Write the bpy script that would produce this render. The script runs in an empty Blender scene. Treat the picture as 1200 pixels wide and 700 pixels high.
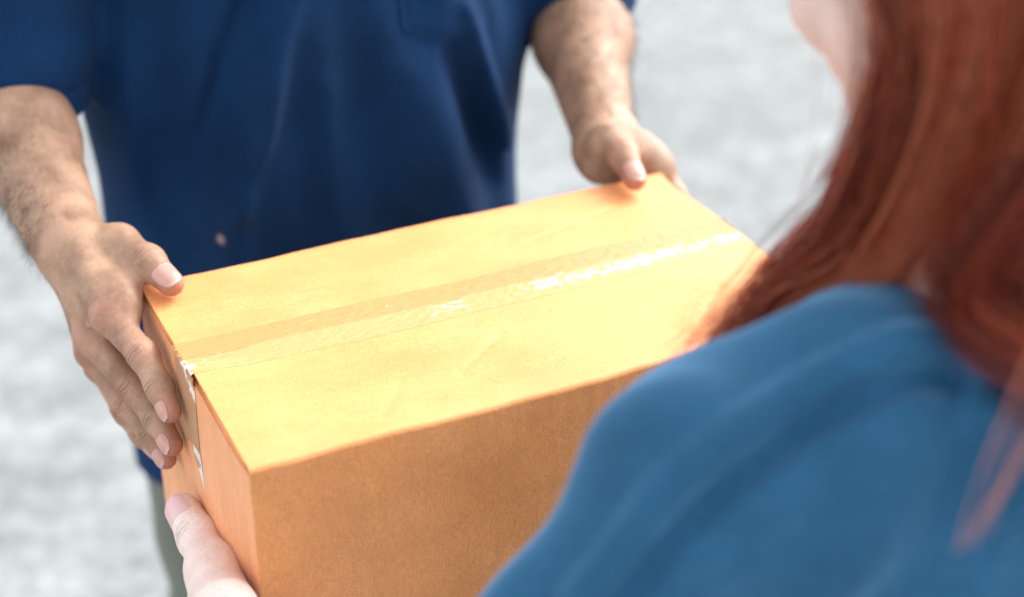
import bpy, bmesh, math, random
import numpy as np
from mathutils import Vector, Matrix

rng = np.random.default_rng(7)
random.seed(7)
SC = bpy.context.scene
COL = SC.collection
V = lambda *a: np.array(a, dtype=np.float64)
ZT = 1.10                      # height of the box top

# ------------------------------------------------------------------ camera
cam_data = bpy.data.cameras.new('camera')
cam = bpy.data.objects.new('camera', cam_data)
COL.objects.link(cam)
cam.location = (-0.2352, -0.8756, 1.7401)
cam.rotation_euler = (math.radians(60.085), 0, math.radians(-25.747))
cam_data.sensor_width = 36
cam_data.lens = 60
cam_data.clip_start = 0.05
cam_data.clip_end = 600
cam_data.dof.use_dof = True
cam_data.dof.focus_distance = 1.22
cam_data.dof.aperture_fstop = 2.4
SC.camera = cam

# ------------------------------------------------------------------ light
SUN_EL, SUN_AZ = math.radians(41), math.radians(76)      # azimuth from +Y towards +X
world = bpy.data.worlds.new('World')
SC.world = world
world.use_nodes = True
wn = world.node_tree
sky = wn.nodes.new('ShaderNodeTexSky')
sky.sky_type = 'NISHITA'
sky.sun_disc = False
sky.sun_elevation = SUN_EL
sky.sun_rotation = SUN_AZ
sky.air_density = 1.0
sky.dust_density = 3.0
sky.ozone_density = 1.0
cloud = wn.nodes.new('ShaderNodeHueSaturation')        # thin overcast: the blue is mostly veiled
cloud.inputs['Saturation'].default_value = 0.15
wn.links.new(sky.outputs[0], cloud.inputs['Color'])
wn.links.new(cloud.outputs[0], wn.nodes['Background'].inputs[0])
wn.nodes['Background'].inputs[1].default_value = 0.15
sun_data = bpy.data.lights.new('sun', 'SUN')
sun_data.energy = 0.6
sun_data.angle = math.radians(24)
sun_data.color = (1.0, 0.92, 0.81)
sun = bpy.data.objects.new('sun', sun_data)
COL.objects.link(sun)
sdir = Vector((math.sin(SUN_AZ) * math.cos(SUN_EL), math.cos(SUN_AZ) * math.cos(SUN_EL), math.sin(SUN_EL)))
sun.rotation_euler = (-sdir).to_track_quat('-Z', 'Y').to_euler()
sun.location = (2, 2, 5)
SC.view_settings.view_transform = 'Standard'
SC.view_settings.look = 'None'
SC.view_settings.exposure = 1.83
SC.view_settings.gamma = 1.0
SC.cycles.use_denoising = True
SC.cycles.max_bounces = 8

# ------------------------------------------------------------------ helpers
def link(name, me, mat=None, parent=None):
    o = bpy.data.objects.new(name, me)
    COL.objects.link(o)
    if mat is not None:
        me.materials.append(mat)
    if parent is not None:
        o.parent = parent
        o.matrix_parent_inverse = parent.matrix_world.inverted()
    return o

def empty(name, loc, label, cat, group=None):
    o = bpy.data.objects.new(name, None)
    COL.objects.link(o)
    o.location = loc
    o.empty_display_size = 0.05
    o['label'] = label
    o['category'] = cat
    if group:
        o['group'] = group
    bpy.context.view_layer.update()
    return o

def np_mesh(name, verts, faces, smooth=True, attrs=None):
    """verts (n,3); faces: list of int arrays, each (m,k)."""
    me = bpy.data.meshes.new(name)
    verts = np.asarray(verts, np.float32)
    faces = [np.asarray(f, np.int32) for f in faces if len(f)]
    me.vertices.add(len(verts))
    me.vertices.foreach_set('co', verts.ravel())
    nl = sum(f.size for f in faces)
    nf = sum(len(f) for f in faces)
    me.loops.add(nl)
    me.loops.foreach_set('vertex_index', np.concatenate([f.ravel() for f in faces]))
    me.polygons.add(nf)
    tot = np.concatenate([np.full(len(f), f.shape[1], np.int32) for f in faces])
    start = np.concatenate([[0], np.cumsum(tot)[:-1]]).astype(np.int32)
    me.polygons.foreach_set('loop_start', start)
    me.polygons.foreach_set('loop_total', tot)
    me.polygons.foreach_set('use_smooth', np.full(nf, smooth))
    me.update(calc_edges=True)
    me.validate()
    for k, a in (attrs or {}).items():
        at = me.attributes.new(k, 'FLOAT', 'POINT')
        at.data.foreach_set('value', np.asarray(a, np.float32))
    return me

def unit(v):
    v = np.asarray(v, float)
    return v / np.linalg.norm(v)

class Field:
    """a signed distance field on a regular grid, meshed by surface nets"""
    def __init__(self, lo, hi, h, pad=0.03):
        self.lo = np.array(lo, float); self.h = h; self.pad = pad
        self.n = np.ceil((np.array(hi) - self.lo) / h).astype(int) + 1
        self.ax = [(self.lo[i] + h * np.arange(self.n[i])).astype(np.float32) for i in range(3)]
        self.f = np.full(self.n, pad, np.float32)
    def block(self, pts, r):
        pts = np.atleast_2d(pts)
        a = np.clip(np.floor((pts.min(0) - r - self.pad - self.lo) / self.h).astype(int), 0, self.n)
        b = np.clip(np.ceil((pts.max(0) + r + self.pad - self.lo) / self.h).astype(int) + 1, 0, self.n)
        s = tuple(slice(a[i], b[i]) for i in range(3))
        X, Y, Z = np.meshgrid(*[self.ax[i][s[i]] for i in range(3)], indexing='ij', sparse=True)
        return s, X, Y, Z
    @staticmethod
    def smin(a, b, k):
        if k <= 0:
            return np.minimum(a, b)
        h = np.maximum(k - np.abs(a - b), 0) / k
        return np.minimum(a, b) - h * h * (k * 0.25)
    @staticmethod
    def d_cap(X, Y, Z, a, b, ra, rb, flat=None, ratio=1.0):
        a = np.asarray(a, np.float32); b = np.asarray(b, np.float32)
        ab = b - a; L2 = float(ab @ ab) + 1e-12
        px, py, pz = X - a[0], Y - a[1], Z - a[2]
        t = np.clip((px * ab[0] + py * ab[1] + pz * ab[2]) / L2, 0, 1)
        qx, qy, qz = px - t * ab[0], py - t * ab[1], pz - t * ab[2]
        d2 = qx * qx + qy * qy + qz * qz
        if flat is not None:                      # squash: thinner along 'flat'
            n = unit(flat).astype(np.float32)
            c = qx * n[0] + qy * n[1] + qz * n[2]
            d2 = d2 + c * c * (ratio * ratio - 1)
        return np.sqrt(d2) - (ra + (rb - ra) * t)
    @staticmethod
    def d_ell(X, Y, Z, c, r, axes=None):
        M = np.eye(3) if axes is None else np.array([unit(v) for v in axes])
        p = [X - c[0], Y - c[1], Z - c[2]]
        q = [(p[0] * M[i, 0] + p[1] * M[i, 1] + p[2] * M[i, 2]) / r[i] for i in range(3)]
        k0 = np.sqrt(q[0] ** 2 + q[1] ** 2 + q[2] ** 2) + 1e-9
        k1 = np.sqrt((q[0] / r[0]) ** 2 + (q[1] / r[1]) ** 2 + (q[2] / r[2]) ** 2) + 1e-9
        return k0 * (k0 - 1) / k1
    def put(self, s, d, k):
        self.f[s] = self.smin(self.f[s], d.astype(np.float32), k)
    def cut(self, s, d, k):
        self.f[s] = -self.smin(-self.f[s], d.astype(np.float32), k)
    def cap(self, a, b, ra, rb, k=0.01, flat=None, ratio=1.0, carve=False):
        s, X, Y, Z = self.block([a, b], max(ra, rb))
        if 0 in self.f[s].shape: return
        d = self.d_cap(X, Y, Z, a, b, ra, rb, flat, ratio)
        (self.cut if carve else self.put)(s, d, k)
    def ell(self, c, r, axes=None, k=0.01, carve=False):
        s, X, Y, Z = self.block([c], max(r))
        if 0 in self.f[s].shape: return
        d = self.d_ell(X, Y, Z, c, r, axes)
        (self.cut if carve else self.put)(s, d, k)
    def chain(self, pts, rs, k_in=0.004, k=0.003, bumps=()):
        s, X, Y, Z = self.block(pts, max(rs))
        d = None
        for i in range(len(pts) - 1):
            e = self.d_cap(X, Y, Z, pts[i], pts[i + 1], rs[i], rs[i + 1])
            d = e if d is None else self.smin(d, e, k_in)
        for c, r in bumps:
            d = self.smin(d, self.d_ell(X, Y, Z, c, (r, r, r)), 0.004)
        self.put(s, d, k)
    def sample(self, P):
        q = np.clip((np.asarray(P) - self.lo) / self.h, 0, self.n - 1.001)
        i = q.astype(int); t = q - i; out = 0
        for dx in (0, 1):
            for dy in (0, 1):
                for dz in (0, 1):
                    w = (t[:, 0] if dx else 1 - t[:, 0]) * (t[:, 1] if dy else 1 - t[:, 1]) * (t[:, 2] if dz else 1 - t[:, 2])
                    out = out + w * self.f[i[:, 0] + dx, i[:, 1] + dy, i[:, 2] + dz]
        return out
    def project(self, P, steps=12):
        """walk points to the surface along the gradient"""
        P = np.array(P, float); e = self.h
        for _ in range(steps):
            g = np.stack([self.sample(P + e * np.eye(3)[i]) - self.sample(P - e * np.eye(3)[i]) for i in range(3)], 1)
            g /= np.linalg.norm(g, axis=1, keepdims=True) + 1e-9
            P = P - g * self.sample(P)[:, None] * 0.8
        return P, g
    def nets(self):
        f = self.f; s = f < 0
        c = np.zeros(self.n - 1, np.int8)
        for dx in (0, 1):
            for dy in (0, 1):
                for dz in (0, 1):
                    c += s[dx:self.n[0] - 1 + dx, dy:self.n[1] - 1 + dy, dz:self.n[2] - 1 + dz]
        I = np.stack(np.nonzero((c > 0) & (c < 8)), 1)
        acc = np.zeros((len(I), 3)); cnt = np.zeros(len(I))
        corner = [(a, b, d) for a in (0, 1) for b in (0, 1) for d in (0, 1)]
        val = {k: f[I[:, 0] + k[0], I[:, 1] + k[1], I[:, 2] + k[2]].astype(float) for k in corner}
        for k in corner:
            for axn in range(3):
                if k[axn] == 0:
                    m = list(k); m[axn] = 1; m = tuple(m)
                    va, vb = val[k], val[m]
                    x = (va < 0) != (vb < 0)
                    t = np.where(x, va / np.where(x, va - vb, 1), 0)
                    p = np.tile(np.array(k, float), (len(I), 1)); p[:, axn] += t
                    acc[x] += p[x]; cnt[x] += 1
        verts = self.lo + self.h * (I + acc / cnt[:, None])
        idx = np.full(self.n - 1, -1, np.int32)
        idx[I[:, 0], I[:, 1], I[:, 2]] = np.arange(len(I))
        quads = []
        for axn in range(3):
            a = [slice(None)] * 3; b = [slice(None)] * 3
            a[axn] = slice(0, -1); b[axn] = slice(1, None)
            sa, sb = s[tuple(a)], s[tuple(b)]
            E = np.stack(np.nonzero(sa != sb), 1)
            u, w = (axn + 1) % 3, (axn + 2) % 3
            ok = (E[:, u] > 0) & (E[:, w] > 0) & (E[:, u] < self.n[u] - 1) & (E[:, w] < self.n[w] - 1)
            E = E[ok]
            ins = sa[E[:, 0], E[:, 1], E[:, 2]]
            q = []
            for du, dw in ((-1, -1), (0, -1), (0, 0), (-1, 0)):
                c2 = E.copy(); c2[:, u] += du; c2[:, w] += dw
                q.append(idx[c2[:, 0], c2[:, 1], c2[:, 2]])
            q = np.stack(q, 1)
            q[~ins] = q[~ins][:, ::-1]
            quads.append(q)
        return verts, np.concatenate(quads)

def vnormals(verts, quads):
    a, b, c, d = (verts[quads[:, i]] for i in range(4))
    fn = np.cross(c - a, d - b)
    n = np.zeros_like(verts)
    for i in range(4):
        np.add.at(n, quads[:, i], fn)
    return n / (np.linalg.norm(n, axis=1, keepdims=True) + 1e-12)

def compact(verts, quads):
    used = np.unique(quads)
    m = np.full(len(verts), -1, np.int64); m[used] = np.arange(len(used))
    return verts[used], m[quads]

def boundary(quads):
    e = np.concatenate([quads[:, [i, (i + 1) % 4]] for i in range(4)])
    key = np.sort(e, 1)
    u, inv, cnt = np.unique(key, axis=0, return_inverse=True, return_counts=True)
    inv = inv.reshape(-1)
    return np.unique(e[cnt[inv] == 1])

def zipper(verts, la, lb, centre):
    """triangles joining two rings of vertex ids, both going round the Z axis through centre"""
    def order(l):
        a = np.arctan2(verts[l][:, 1] - centre[1], verts[l][:, 0] - centre[0])
        o = np.argsort(a); return l[o], a[o]
    A, aa = order(la); B, ab = order(lb)
    i = j = 0; tris = []
    na, nb = len(A), len(B)
    while i < na or j < nb:
        fa = aa[i] if i < na else 9e9
        fb = ab[j] if j < nb else 9e9
        if fa <= fb:
            tris.append((A[i % na], A[(i + 1) % na], B[j % nb])); i += 1
        else:
            tris.append((B[j % nb], A[i % na], B[(j + 1) % nb])); j += 1
    return np.array(tris)

# ------------------------------------------------------------------ materials
def material(name):
    m = bpy.data.materials.new(name)
    m.use_nodes = True
    nt = m.node_tree
    return m, nt, nt.nodes['Principled BSDF']

def N(nt, typ, **kw):
    n = nt.nodes.new(typ)
    for k, v in kw.items():
        if k.startswith('in_'):
            key = k[3:]
            n.inputs[int(key) if key.isdigit() else key.replace('_', ' ')].default_value = v
        else:
            setattr(n, k, v)
    return n

def ramp(nt, fac, stops):
    r = nt.nodes.new('ShaderNodeValToRGB')
    el = r.color_ramp.elements
    while len(el) < len(stops):
        el.new(0.5)
    for e, (p, c) in zip(el, stops):
        e.position = p
        e.color = (*c, 1) if len(c) == 3 else c
    nt.links.new(fac, r.inputs[0])
    return r

def mix(nt, fac, a, b, blend='MIX'):
    m = nt.nodes.new('ShaderNodeMix')
    m.data_type = 'RGBA'; m.blend_type = blend
    for sock, val in ((m.inputs[0], fac), (m.inputs[6], a), (m.inputs[7], b)):
        if hasattr(val, 'is_output'):
            nt.links.new(val, sock)
        elif isinstance(val, (int, float)):
            sock.default_value = val
        else:
            sock.default_value = (*val, 1)
    return m.outputs[2]

def coords(nt, scale=(1, 1, 1), rot=(0, 0, 0)):
    tc = nt.nodes.new('ShaderNodeTexCoord')
    mp = N(nt, 'ShaderNodeMapping')
    mp.inputs['Scale'].default_value = scale
    mp.inputs['Rotation'].default_value = rot
    nt.links.new(tc.outputs['Object'], mp.inputs[0])
    return mp.outputs[0]

def noise(nt, vec, scale, detail=4, rough=0.55):
    n = N(nt, 'ShaderNodeTexNoise', in_Scale=scale, in_Detail=detail, in_Roughness=rough)
    nt.links.new(vec, n.inputs['Vector'])
    return n.outputs[0]

def bump(nt, bsdf, layers):
    """layers: (height socket, distance in metres, strength)"""
    prev = None
    for h, dist, st in layers:
        b = N(nt, 'ShaderNodeBump')
        b.inputs['Strength'].default_value = st
        b.inputs['Distance'].default_value = dist
        nt.links.new(h, b.inputs['Height'])
        if prev:
            nt.links.new(prev, b.inputs['Normal'])
        prev = b.outputs[0]
    nt.links.new(prev, bsdf.inputs['Normal'])

def mat_cardboard(name, tint=(1, 1, 1), flute_axis=0):
    m, nt, b = material(name)
    c = coords(nt)
    big = noise(nt, c, 9, 3)
    fine = noise(nt, c, 900, 2, 0.7)
    fib = noise(nt, coords(nt, (1200, 1200, 160) if flute_axis != 1 else (1200, 160, 1200)), 1, 3, 0.6)
    base = ramp(nt, big, [(0.3, (0.800, 0.314, 0.098)), (0.7, (0.880, 0.366, 0.136))]).outputs[0]
    spk = ramp(nt, fine, [(0.30, (0.80, 0.74, 0.66)), (0.5, (1, 1, 1)), (0.72, (1.12, 1.12, 1.12))]).outputs[0]
    fb = ramp(nt, fib, [(0.32, (0.90, 0.87, 0.83)), (0.6, (1.04, 1.04, 1.04))]).outputs[0]
    col = mix(nt, 1.0, base, spk, 'MULTIPLY')
    col = mix(nt, 1.0, col, fb, 'MULTIPLY')
    # sparse dark flecks of recycled fibre
    vo = N(nt, 'ShaderNodeTexVoronoi', in_Scale=160)
    nt.links.new(c, vo.inputs['Vector'])
    fl = ramp(nt, vo.outputs[0], [(0.035, (0.55, 0.45, 0.35)), (0.06, (1, 1, 1))]).outputs[0]
    col = mix(nt, 0.5, col, mix(nt, 1.0, col, fl, 'MULTIPLY'))
    sc_n = noise(nt, coords(nt, (1, 2.2, 1)), 13, 7, 0.72)          # rubbed, slightly paler patches
    col = mix(nt, 1.0, col, ramp(nt, sc_n, [(0.40, (0.93, 0.92, 0.91)), (0.52, (1, 1, 1)), (0.70, (1.09, 1.10, 1.12))]).outputs[0], 'MULTIPLY')
    col = mix(nt, 1.0, col, tint, 'MULTIPLY')
    nt.links.new(col, b.inputs['Base Color'])
    b.inputs['Roughness'].default_value = 0.55
    b.inputs['Specular IOR Level'].default_value = 0.5
    b.inputs['Sheen Weight'].default_value = 0.26
    b.inputs['Sheen Roughness'].default_value = 0.35
    wv = N(nt, 'ShaderNodeTexWave', in_Scale=1.0, in_Distortion=1.2, in_Detail=1.0)
    wv.bands_direction = 'X'
    nt.links.new(coords(nt, (22.0, 22.0, 22.0) if flute_axis == 0 else (0, 22, 0), (0, 0, 0) if flute_axis != 2 else (0, 0, math.pi / 2)), wv.inputs[0])
    bump(nt, b, [(wv.outputs[1], 0.0002 if flute_axis == 2 else 0.0003, 0.6 if flute_axis != 9 else 0.0), (big, 0.006, 0.45), (noise(nt, c, 45, 3), 0.0012, 0.35), (fine, 0.0002, 0.6)])
    return m

def mat_plain(name, col, rough=0.6, metal=0.0, spec=0.5):
    m, nt, b = material(name)
    c = coords(nt)
    n = noise(nt, c, 60, 4)
    lo = tuple(x * 0.86 for x in col); hi = tuple(min(1, x * 1.1) for x in col)
    nt.links.new(ramp(nt, n, [(0.3, lo), (0.7, hi)]).outputs[0], b.inputs['Base Color'])
    b.inputs['Roughness'].default_value = rough
    b.inputs['Specular IOR Level'].default_value = spec
    bump(nt, b, [(n, 0.0006, 0.4)])
    return m

def mat_skin(name, lo, hi, blush, hairs=False, sss=0.05):
    m, nt, b = material(name)
    c = coords(nt)
    blot = noise(nt, c, 34, 4, 0.6)
    fine = noise(nt, c, 420, 3, 0.6)
    base = ramp(nt, blot, [(0.34, lo), (0.62, hi)]).outputs[0]
    at = N(nt, 'ShaderNodeAttribute', attribute_name='blush')
    fac = N(nt, 'ShaderNodeMath', operation='MULTIPLY', in_1=1.0)
    nt.links.new(at.outputs['Fac'], fac.inputs[0])
    col = mix(nt, fac.outputs[0], base, blush)
    sp = ramp(nt, fine, [(0.3, (0.91, 0.87, 0.86)), (0.6, (1.03, 1.03, 1.03))]).outputs[0]
    col = mix(nt, 1.0, col, sp, 'MULTIPLY')
    nt.links.new(col, b.inputs['Base Color'])
    b.inputs['Roughness'].default_value = 0.54
    b.inputs['Specular IOR Level'].default_value = 0.4
    b.inputs['Subsurface Weight'].default_value = sss
    b.inputs['Subsurface Radius'].default_value = (0.008, 0.003, 0.0015)
    b.inputs['Subsurface Scale'].default_value = 1.0
    vo = N(nt, 'ShaderNodeTexVoronoi', in_Scale=750, feature='DISTANCE_TO_EDGE')
    nt.links.new(coords(nt, (1, 0.6, 1)), vo.inputs['Vector'])
    bump(nt, b, [(vo.outputs[0], 0.0006, 0.35), (blot, 0.0022, 0.35), (noise(nt, c, 140, 3), 0.0009, 0.4)])
    return m

def mat_cloth(name, lo, hi, weave=900, rough=0.85, sheen=0.15, tint=(1, 1, 1), big=11, bigd=0.004, stain=None):
    m, nt, b = material(name)
    c = coords(nt)
    n1 = noise(nt, c, big, 4)
    n2 = noise(nt, c, 260, 3)
    col = ramp(nt, n1, [(0.3, lo), (0.7, hi)]).outputs[0]
    col = mix(nt, 1.0, col, ramp(nt, n2, [(0.3, (0.85, 0.85, 0.87)), (0.7, (1.12, 1.12, 1.1))]).outputs[0], 'MULTIPLY')
    if stain:
        pos, r, sc_col = stain
        tc = N(nt, 'ShaderNodeTexCoord')
        wob = N(nt, 'ShaderNodeTexNoise', in_Scale=170, in_Detail=2)
        nt.links.new(tc.outputs['Object'], wob.inputs['Vector'])
        d = N(nt, 'ShaderNodeVectorMath', operation='DISTANCE')
        d.inputs[1].default_value = pos
        d.name = 'fleck_place'
        nt.links.new(tc.outputs['Object'], d.inputs[0])
        ad = N(nt, 'ShaderNodeMath', operation='MULTIPLY_ADD', in_1=-r * 2.4)
        nt.links.new(wob.outputs[0], ad.inputs[0]); nt.links.new(d.outputs['Value'], ad.inputs[2])
        k = ramp(nt, ad.outputs[0], [(0.0, (1, 1, 1)), (0.002, (0, 0, 0))])
        col = mix(nt, k.outputs[0], col, sc_col)
    nt.links.new(col, b.inputs['Base Color'])
    b.inputs['Roughness'].default_value = rough
    b.inputs['Specular IOR Level'].default_value = 0.14
    b.inputs['Sheen Weight'].default_value = sheen
    b.inputs['Sheen Roughness'].default_value = 0.4
    b.inputs['Sheen Tint'].default_value = (*tint, 1)
    wx = N(nt, 'ShaderNodeTexWave', in_Scale=1.0); wx.bands_direction = 'DIAGONAL'
    nt.links.new(coords(nt, (weave / 6,) * 3), wx.inputs[0])
    bump(nt, b, [(n1, bigd, 0.5), (wx.outputs[1], 0.0003, 0.5)])
    return m

def mat_hair(name, stops):
    m, nt, b = material(name)
    at = N(nt, 'ShaderNodeAttribute', attribute_name='tone')
    nt.links.new(ramp(nt, at.outputs['Fac'], stops).outputs[0], b.inputs['Base Color'])
    b.inputs['Roughness'].default_value = 0.34
    b.inputs['Specular IOR Level'].default_value = 0.4
    return m

def mat_ground():
    m, nt, b = material('weathered_concrete')
    c = coords(nt)
    a = noise(nt, c, 1.3, 6, 0.62)
    d = noise(nt, c, 7.5, 5, 0.6)
    e = noise(nt, c, 34, 6, 0.65)
    g = noise(nt, c, 260, 3, 0.6)
    # broom-finish streaks across the slab
    st = noise(nt, coords(nt, (0.55, 3.0, 1), (0, 0, math.radians(26))), 3.0, 5, 0.62)
    base = ramp(nt, a, [(0.30, (0.225, 0.243, 0.247)), (0.70, (0.285, 0.306, 0.310))]).outputs[0]
    f2 = noise(nt, c, 16, 4, 0.6)
    for t, lo, hi in ((d, 0.86, 1.12), (st, 0.78, 1.18), (f2, 0.72, 1.2), (e, 0.62, 1.24), (g, 0.78, 1.16)):
        base = mix(nt, 1.0, base, ramp(nt, t, [(0.32, (lo, lo, lo)), (0.68, (hi, hi, hi))]).outputs[0], 'MULTIPLY')
    nt.links.new(base, b.inputs['Base Color'])
    b.inputs['Roughness'].default_value = 0.9
    bump(nt, b, [(e, 0.01, 0.6), (g, 0.003, 0.6)])
    return m

M_BOX = mat_cardboard('kraft_cardboard', flute_axis=0)
M_BOXSIDE = mat_cardboard('kraft_cardboard_side', flute_axis=2)
M_FLAP = mat_cardboard('kraft_cardboard_flap', flute_axis=9)
M_CORE = mat_plain('grey_paper_flute', (0.33, 0.29, 0.25), 0.9)
M_MSKIN = mat_skin('tan_skin', (0.250, 0.143, 0.090), (0.430, 0.266, 0.178), (0.42, 0.160, 0.115))
M_WSKIN = mat_skin('fair_skin', (0.71, 0.560, 0.510), (0.80, 0.660, 0.610), (0.72, 0.43, 0.34))
M_NAVY = mat_cloth('navy_cotton', (0.0022, 0.020, 0.066), (0.0036, 0.030, 0.098), weave=1500, sheen=0.02,
                   stain=((0.097, 0.4275, 1.053), 0.0020, (0.34, 0.25, 0.25)))
M_DENIM = mat_cloth('blue_chambray', (0.014, 0.070, 0.142), (0.025, 0.110, 0.218), weave=1300, sheen=0.8, tint=(.30, .62, 1.0), bigd=0.006)
M_OLIVE = mat_cloth('olive_grey_twill', (0.115, 0.130, 0.105), (0.165, 0.180, 0.150), weave=900)
M_DARKJEAN = mat_cloth('dark_jeans', (0.020, 0.030, 0.055), (0.035, 0.050, 0.085), weave=900)
M_SHOE = mat_plain('black_leather', (0.02, 0.02, 0.02), 0.45)
M_WSHOE = mat_plain('white_canvas', (0.62, 0.61, 0.58), 0.7)
M_SOLE = mat_plain('rubber_sole', (0.10, 0.095, 0.09), 0.8)
M_AUBURN = mat_hair('auburn_hair', [(0.0, (0.055, 0.010, 0.006)), (0.35, (0.200, 0.024, 0.011)), (0.7, (0.50, 0.090, 0.030)), (1.0, (0.66, 0.26, 0.15))])
M_BLACKHAIR = mat_hair('black_hair', [(0, (0.006, 0.005, 0.004)), (1, (0.030, 0.022, 0.018))])

def mat_nail(name, pink, edge):
    m, nt, b = material(name)
    at = N(nt, 'ShaderNodeAttribute', attribute_name='along')
    nt.links.new(ramp(nt, at.outputs['Fac'], [(0.0, tuple(0.5 * (p + e) for p, e in zip(pink, edge))), (0.10, pink), (0.88, pink), (0.985, edge)]).outputs[0], b.inputs['Base Color'])
    b.inputs['Roughness'].default_value = 0.28
    b.inputs['Specular IOR Level'].default_value = 0.5
    b.inputs['Subsurface Weight'].default_value = 0.1
    b.inputs['Subsurface Radius'].default_value = (0.004, 0.002, 0.001)
    return m
M_MNAIL = mat_nail('man_nail', (0.52, 0.285, 0.235), (0.62, 0.45, 0.38))
M_WNAIL = mat_nail('woman_nail', (0.70, 0.45, 0.45), (0.80, 0.68, 0.66))

def mat_eye():
    m, nt, b = material('eye')
    at = N(nt, 'ShaderNodeAttribute', attribute_name='along')
    nt.links.new(ramp(nt, at.outputs['Fac'], [(0.0, (0.01, 0.008, 0.006)), (0.10, (0.05, 0.025, 0.012)), (0.22, (0.75, 0.72, 0.70))]).outputs[0], b.inputs['Base Color'])
    b.inputs['Roughness'].default_value = 0.1
    return m
M_EYE = mat_eye()

def mat_tape(name, tint, white=0.0):
    """thin glossy polypropylene; 'lift' marks where it has come off the board and trapped air behind it"""
    m, nt, b = material(name)
    c = coords(nt)
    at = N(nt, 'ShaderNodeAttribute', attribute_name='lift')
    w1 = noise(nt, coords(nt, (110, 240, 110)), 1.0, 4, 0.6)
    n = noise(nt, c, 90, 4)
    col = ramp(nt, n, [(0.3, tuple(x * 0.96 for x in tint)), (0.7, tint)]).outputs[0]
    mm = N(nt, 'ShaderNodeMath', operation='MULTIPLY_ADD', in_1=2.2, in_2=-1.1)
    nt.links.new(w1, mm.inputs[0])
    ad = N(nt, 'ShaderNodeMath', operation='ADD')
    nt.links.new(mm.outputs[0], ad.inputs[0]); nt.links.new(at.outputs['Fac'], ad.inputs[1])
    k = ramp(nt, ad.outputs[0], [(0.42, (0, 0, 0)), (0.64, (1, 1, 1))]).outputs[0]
    col = mix(nt, k, col, (0.86, 0.79, 0.69))  # pale patches mixed into the base colour where 'lift' is high
    nt.links.new(col, b.inputs['Base Color'])
    b.inputs['Roughness'].default_value = 0.45
    b.inputs['Specular IOR Level'].default_value = 0.45
    b.inputs['Coat Weight'].default_value = 0.08
    b.inputs['Coat Roughness'].default_value = 0.15
    bump(nt, b, [(w1, 0.0020, 0.7), (noise(nt, coords(nt, (30, 300, 300)), 1.0, 3), 0.0005, 0.5)])
    return m
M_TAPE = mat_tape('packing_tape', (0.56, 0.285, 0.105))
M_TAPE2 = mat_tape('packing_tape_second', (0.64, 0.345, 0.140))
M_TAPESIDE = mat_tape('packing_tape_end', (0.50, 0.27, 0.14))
M_PAPER = mat_plain('white_paper_scrap', (0.72, 0.68, 0.62), 0.8)

# ------------------------------------------------------------------ ground
def build_ground():
    # one sheet to the horizon: concrete slabs with shallow joints near the people
    xs = np.concatenate([[-250, -40, -12], np.arange(-6, 10.01, 0.25), [16, 40, 250]])
    ys = np.concatenate([[-250, -40, -12], np.arange(-4, 10.01, 0.25), [16, 40, 250]])
    X, Y = np.meshgrid(xs, ys, indexing='ij')
    near = (np.abs(X - 2) < 9) & (np.abs(Y - 3) < 8)
    Z = np.where(near, 0.004 * np.sin(1.7 * X + 0.6 * Y) * np.sin(1.1 * Y - 0.4 * X), 0)
    v = np.stack([X, Y, Z], -1).reshape(-1, 3)
    nx, ny = len(xs), len(ys)
    i, j = np.meshgrid(np.arange(nx - 1), np.arange(ny - 1), indexing='ij')
    a = (i * ny + j).ravel()
    q = np.stack([a, a + ny, a + ny + 1, a + 1], 1)
    o = link('ground', np_mesh('ground', v, [q]), mat_ground())
    o['kind'] = 'structure'
    o['label'] = 'pale grey weathered concrete ground behind the two people'
build_ground()

# ------------------------------------------------------------------ the box
W, D, ZB, TH = 0.46, 0.27, 0.885, 0.0045
box = empty('cardboard_box', (W / 2, D / 2, ZB), 'brown cardboard box sealed with clear brown tape, held between the man and the woman', 'cardboard box')

def grid_slab(name, pfun, nu, nv, thick, nfun, mat, parent, rim_mat=None, attrs=None):
    """a sheet with thickness: pfun(u,v)->point of the outer face, nfun -> outward normal"""
    u, v = np.meshgrid(np.linspace(0, 1, nu), np.linspace(0, 1, nv), indexing='ij')
    P = pfun(u, v); Nn = nfun(u, v)
    Q = P - Nn * thick
    n = nu * nv
    verts = np.concatenate([P.reshape(-1, 3), Q.reshape(-1, 3)])
    i, j = np.meshgrid(np.arange(nu - 1), np.arange(nv - 1), indexing='ij')
    a = (i * nv + j).ravel()
    top = np.stack([a, a + nv, a + nv + 1, a + 1], 1)
    bot = top[:, ::-1] + n
    ring = np.concatenate([np.arange(nv), np.arange(1, nu) * nv + nv - 1, (nu - 1) * nv + np.arange(nv - 2, -1, -1), np.arange(nu - 2, 0, -1) * nv])
    r2 = np.roll(ring, -1)
    side = np.stack([ring, r2, r2 + n, ring + n], 1)
    # outward check
    fn = np.cross(verts[top[0, 1]] - verts[top[0, 0]], verts[top[0, 3]] - verts[top[0, 0]])
    if fn @ Nn.reshape(-1, 3)[0] < 0:
        top, bot = top[:, ::-1], bot[:, ::-1]
    else:
        side = side[:, ::-1]
    at = {k: np.concatenate([f(u, v).ravel()] * 2) for k, f in (attrs or {}).items()}
    me = np_mesh(name, verts, [top, bot, side], True, at)
    o = link(name, me, mat, parent)
    if rim_mat:
        me.materials.append(rim_mat)
        mi = np.zeros(len(me.polygons), np.int32); mi[len(top) + len(bot):] = 1
        me.polygons.foreach_set('material_index', mi)
    sm = np.ones(len(me.polygons), bool); sm[len(top) + len(bot):] = False
    me.polygons.foreach_set('use_smooth', sm)
    mdl = o.modifiers.new('edges', 'EDGE_SPLIT'); mdl.split_angle = math.radians(50)
    return o

def st3(x, y, z):
    x, y, z = np.broadcast_arrays(x, y, z)
    return np.stack([x, y, z], -1).astype(float)

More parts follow.
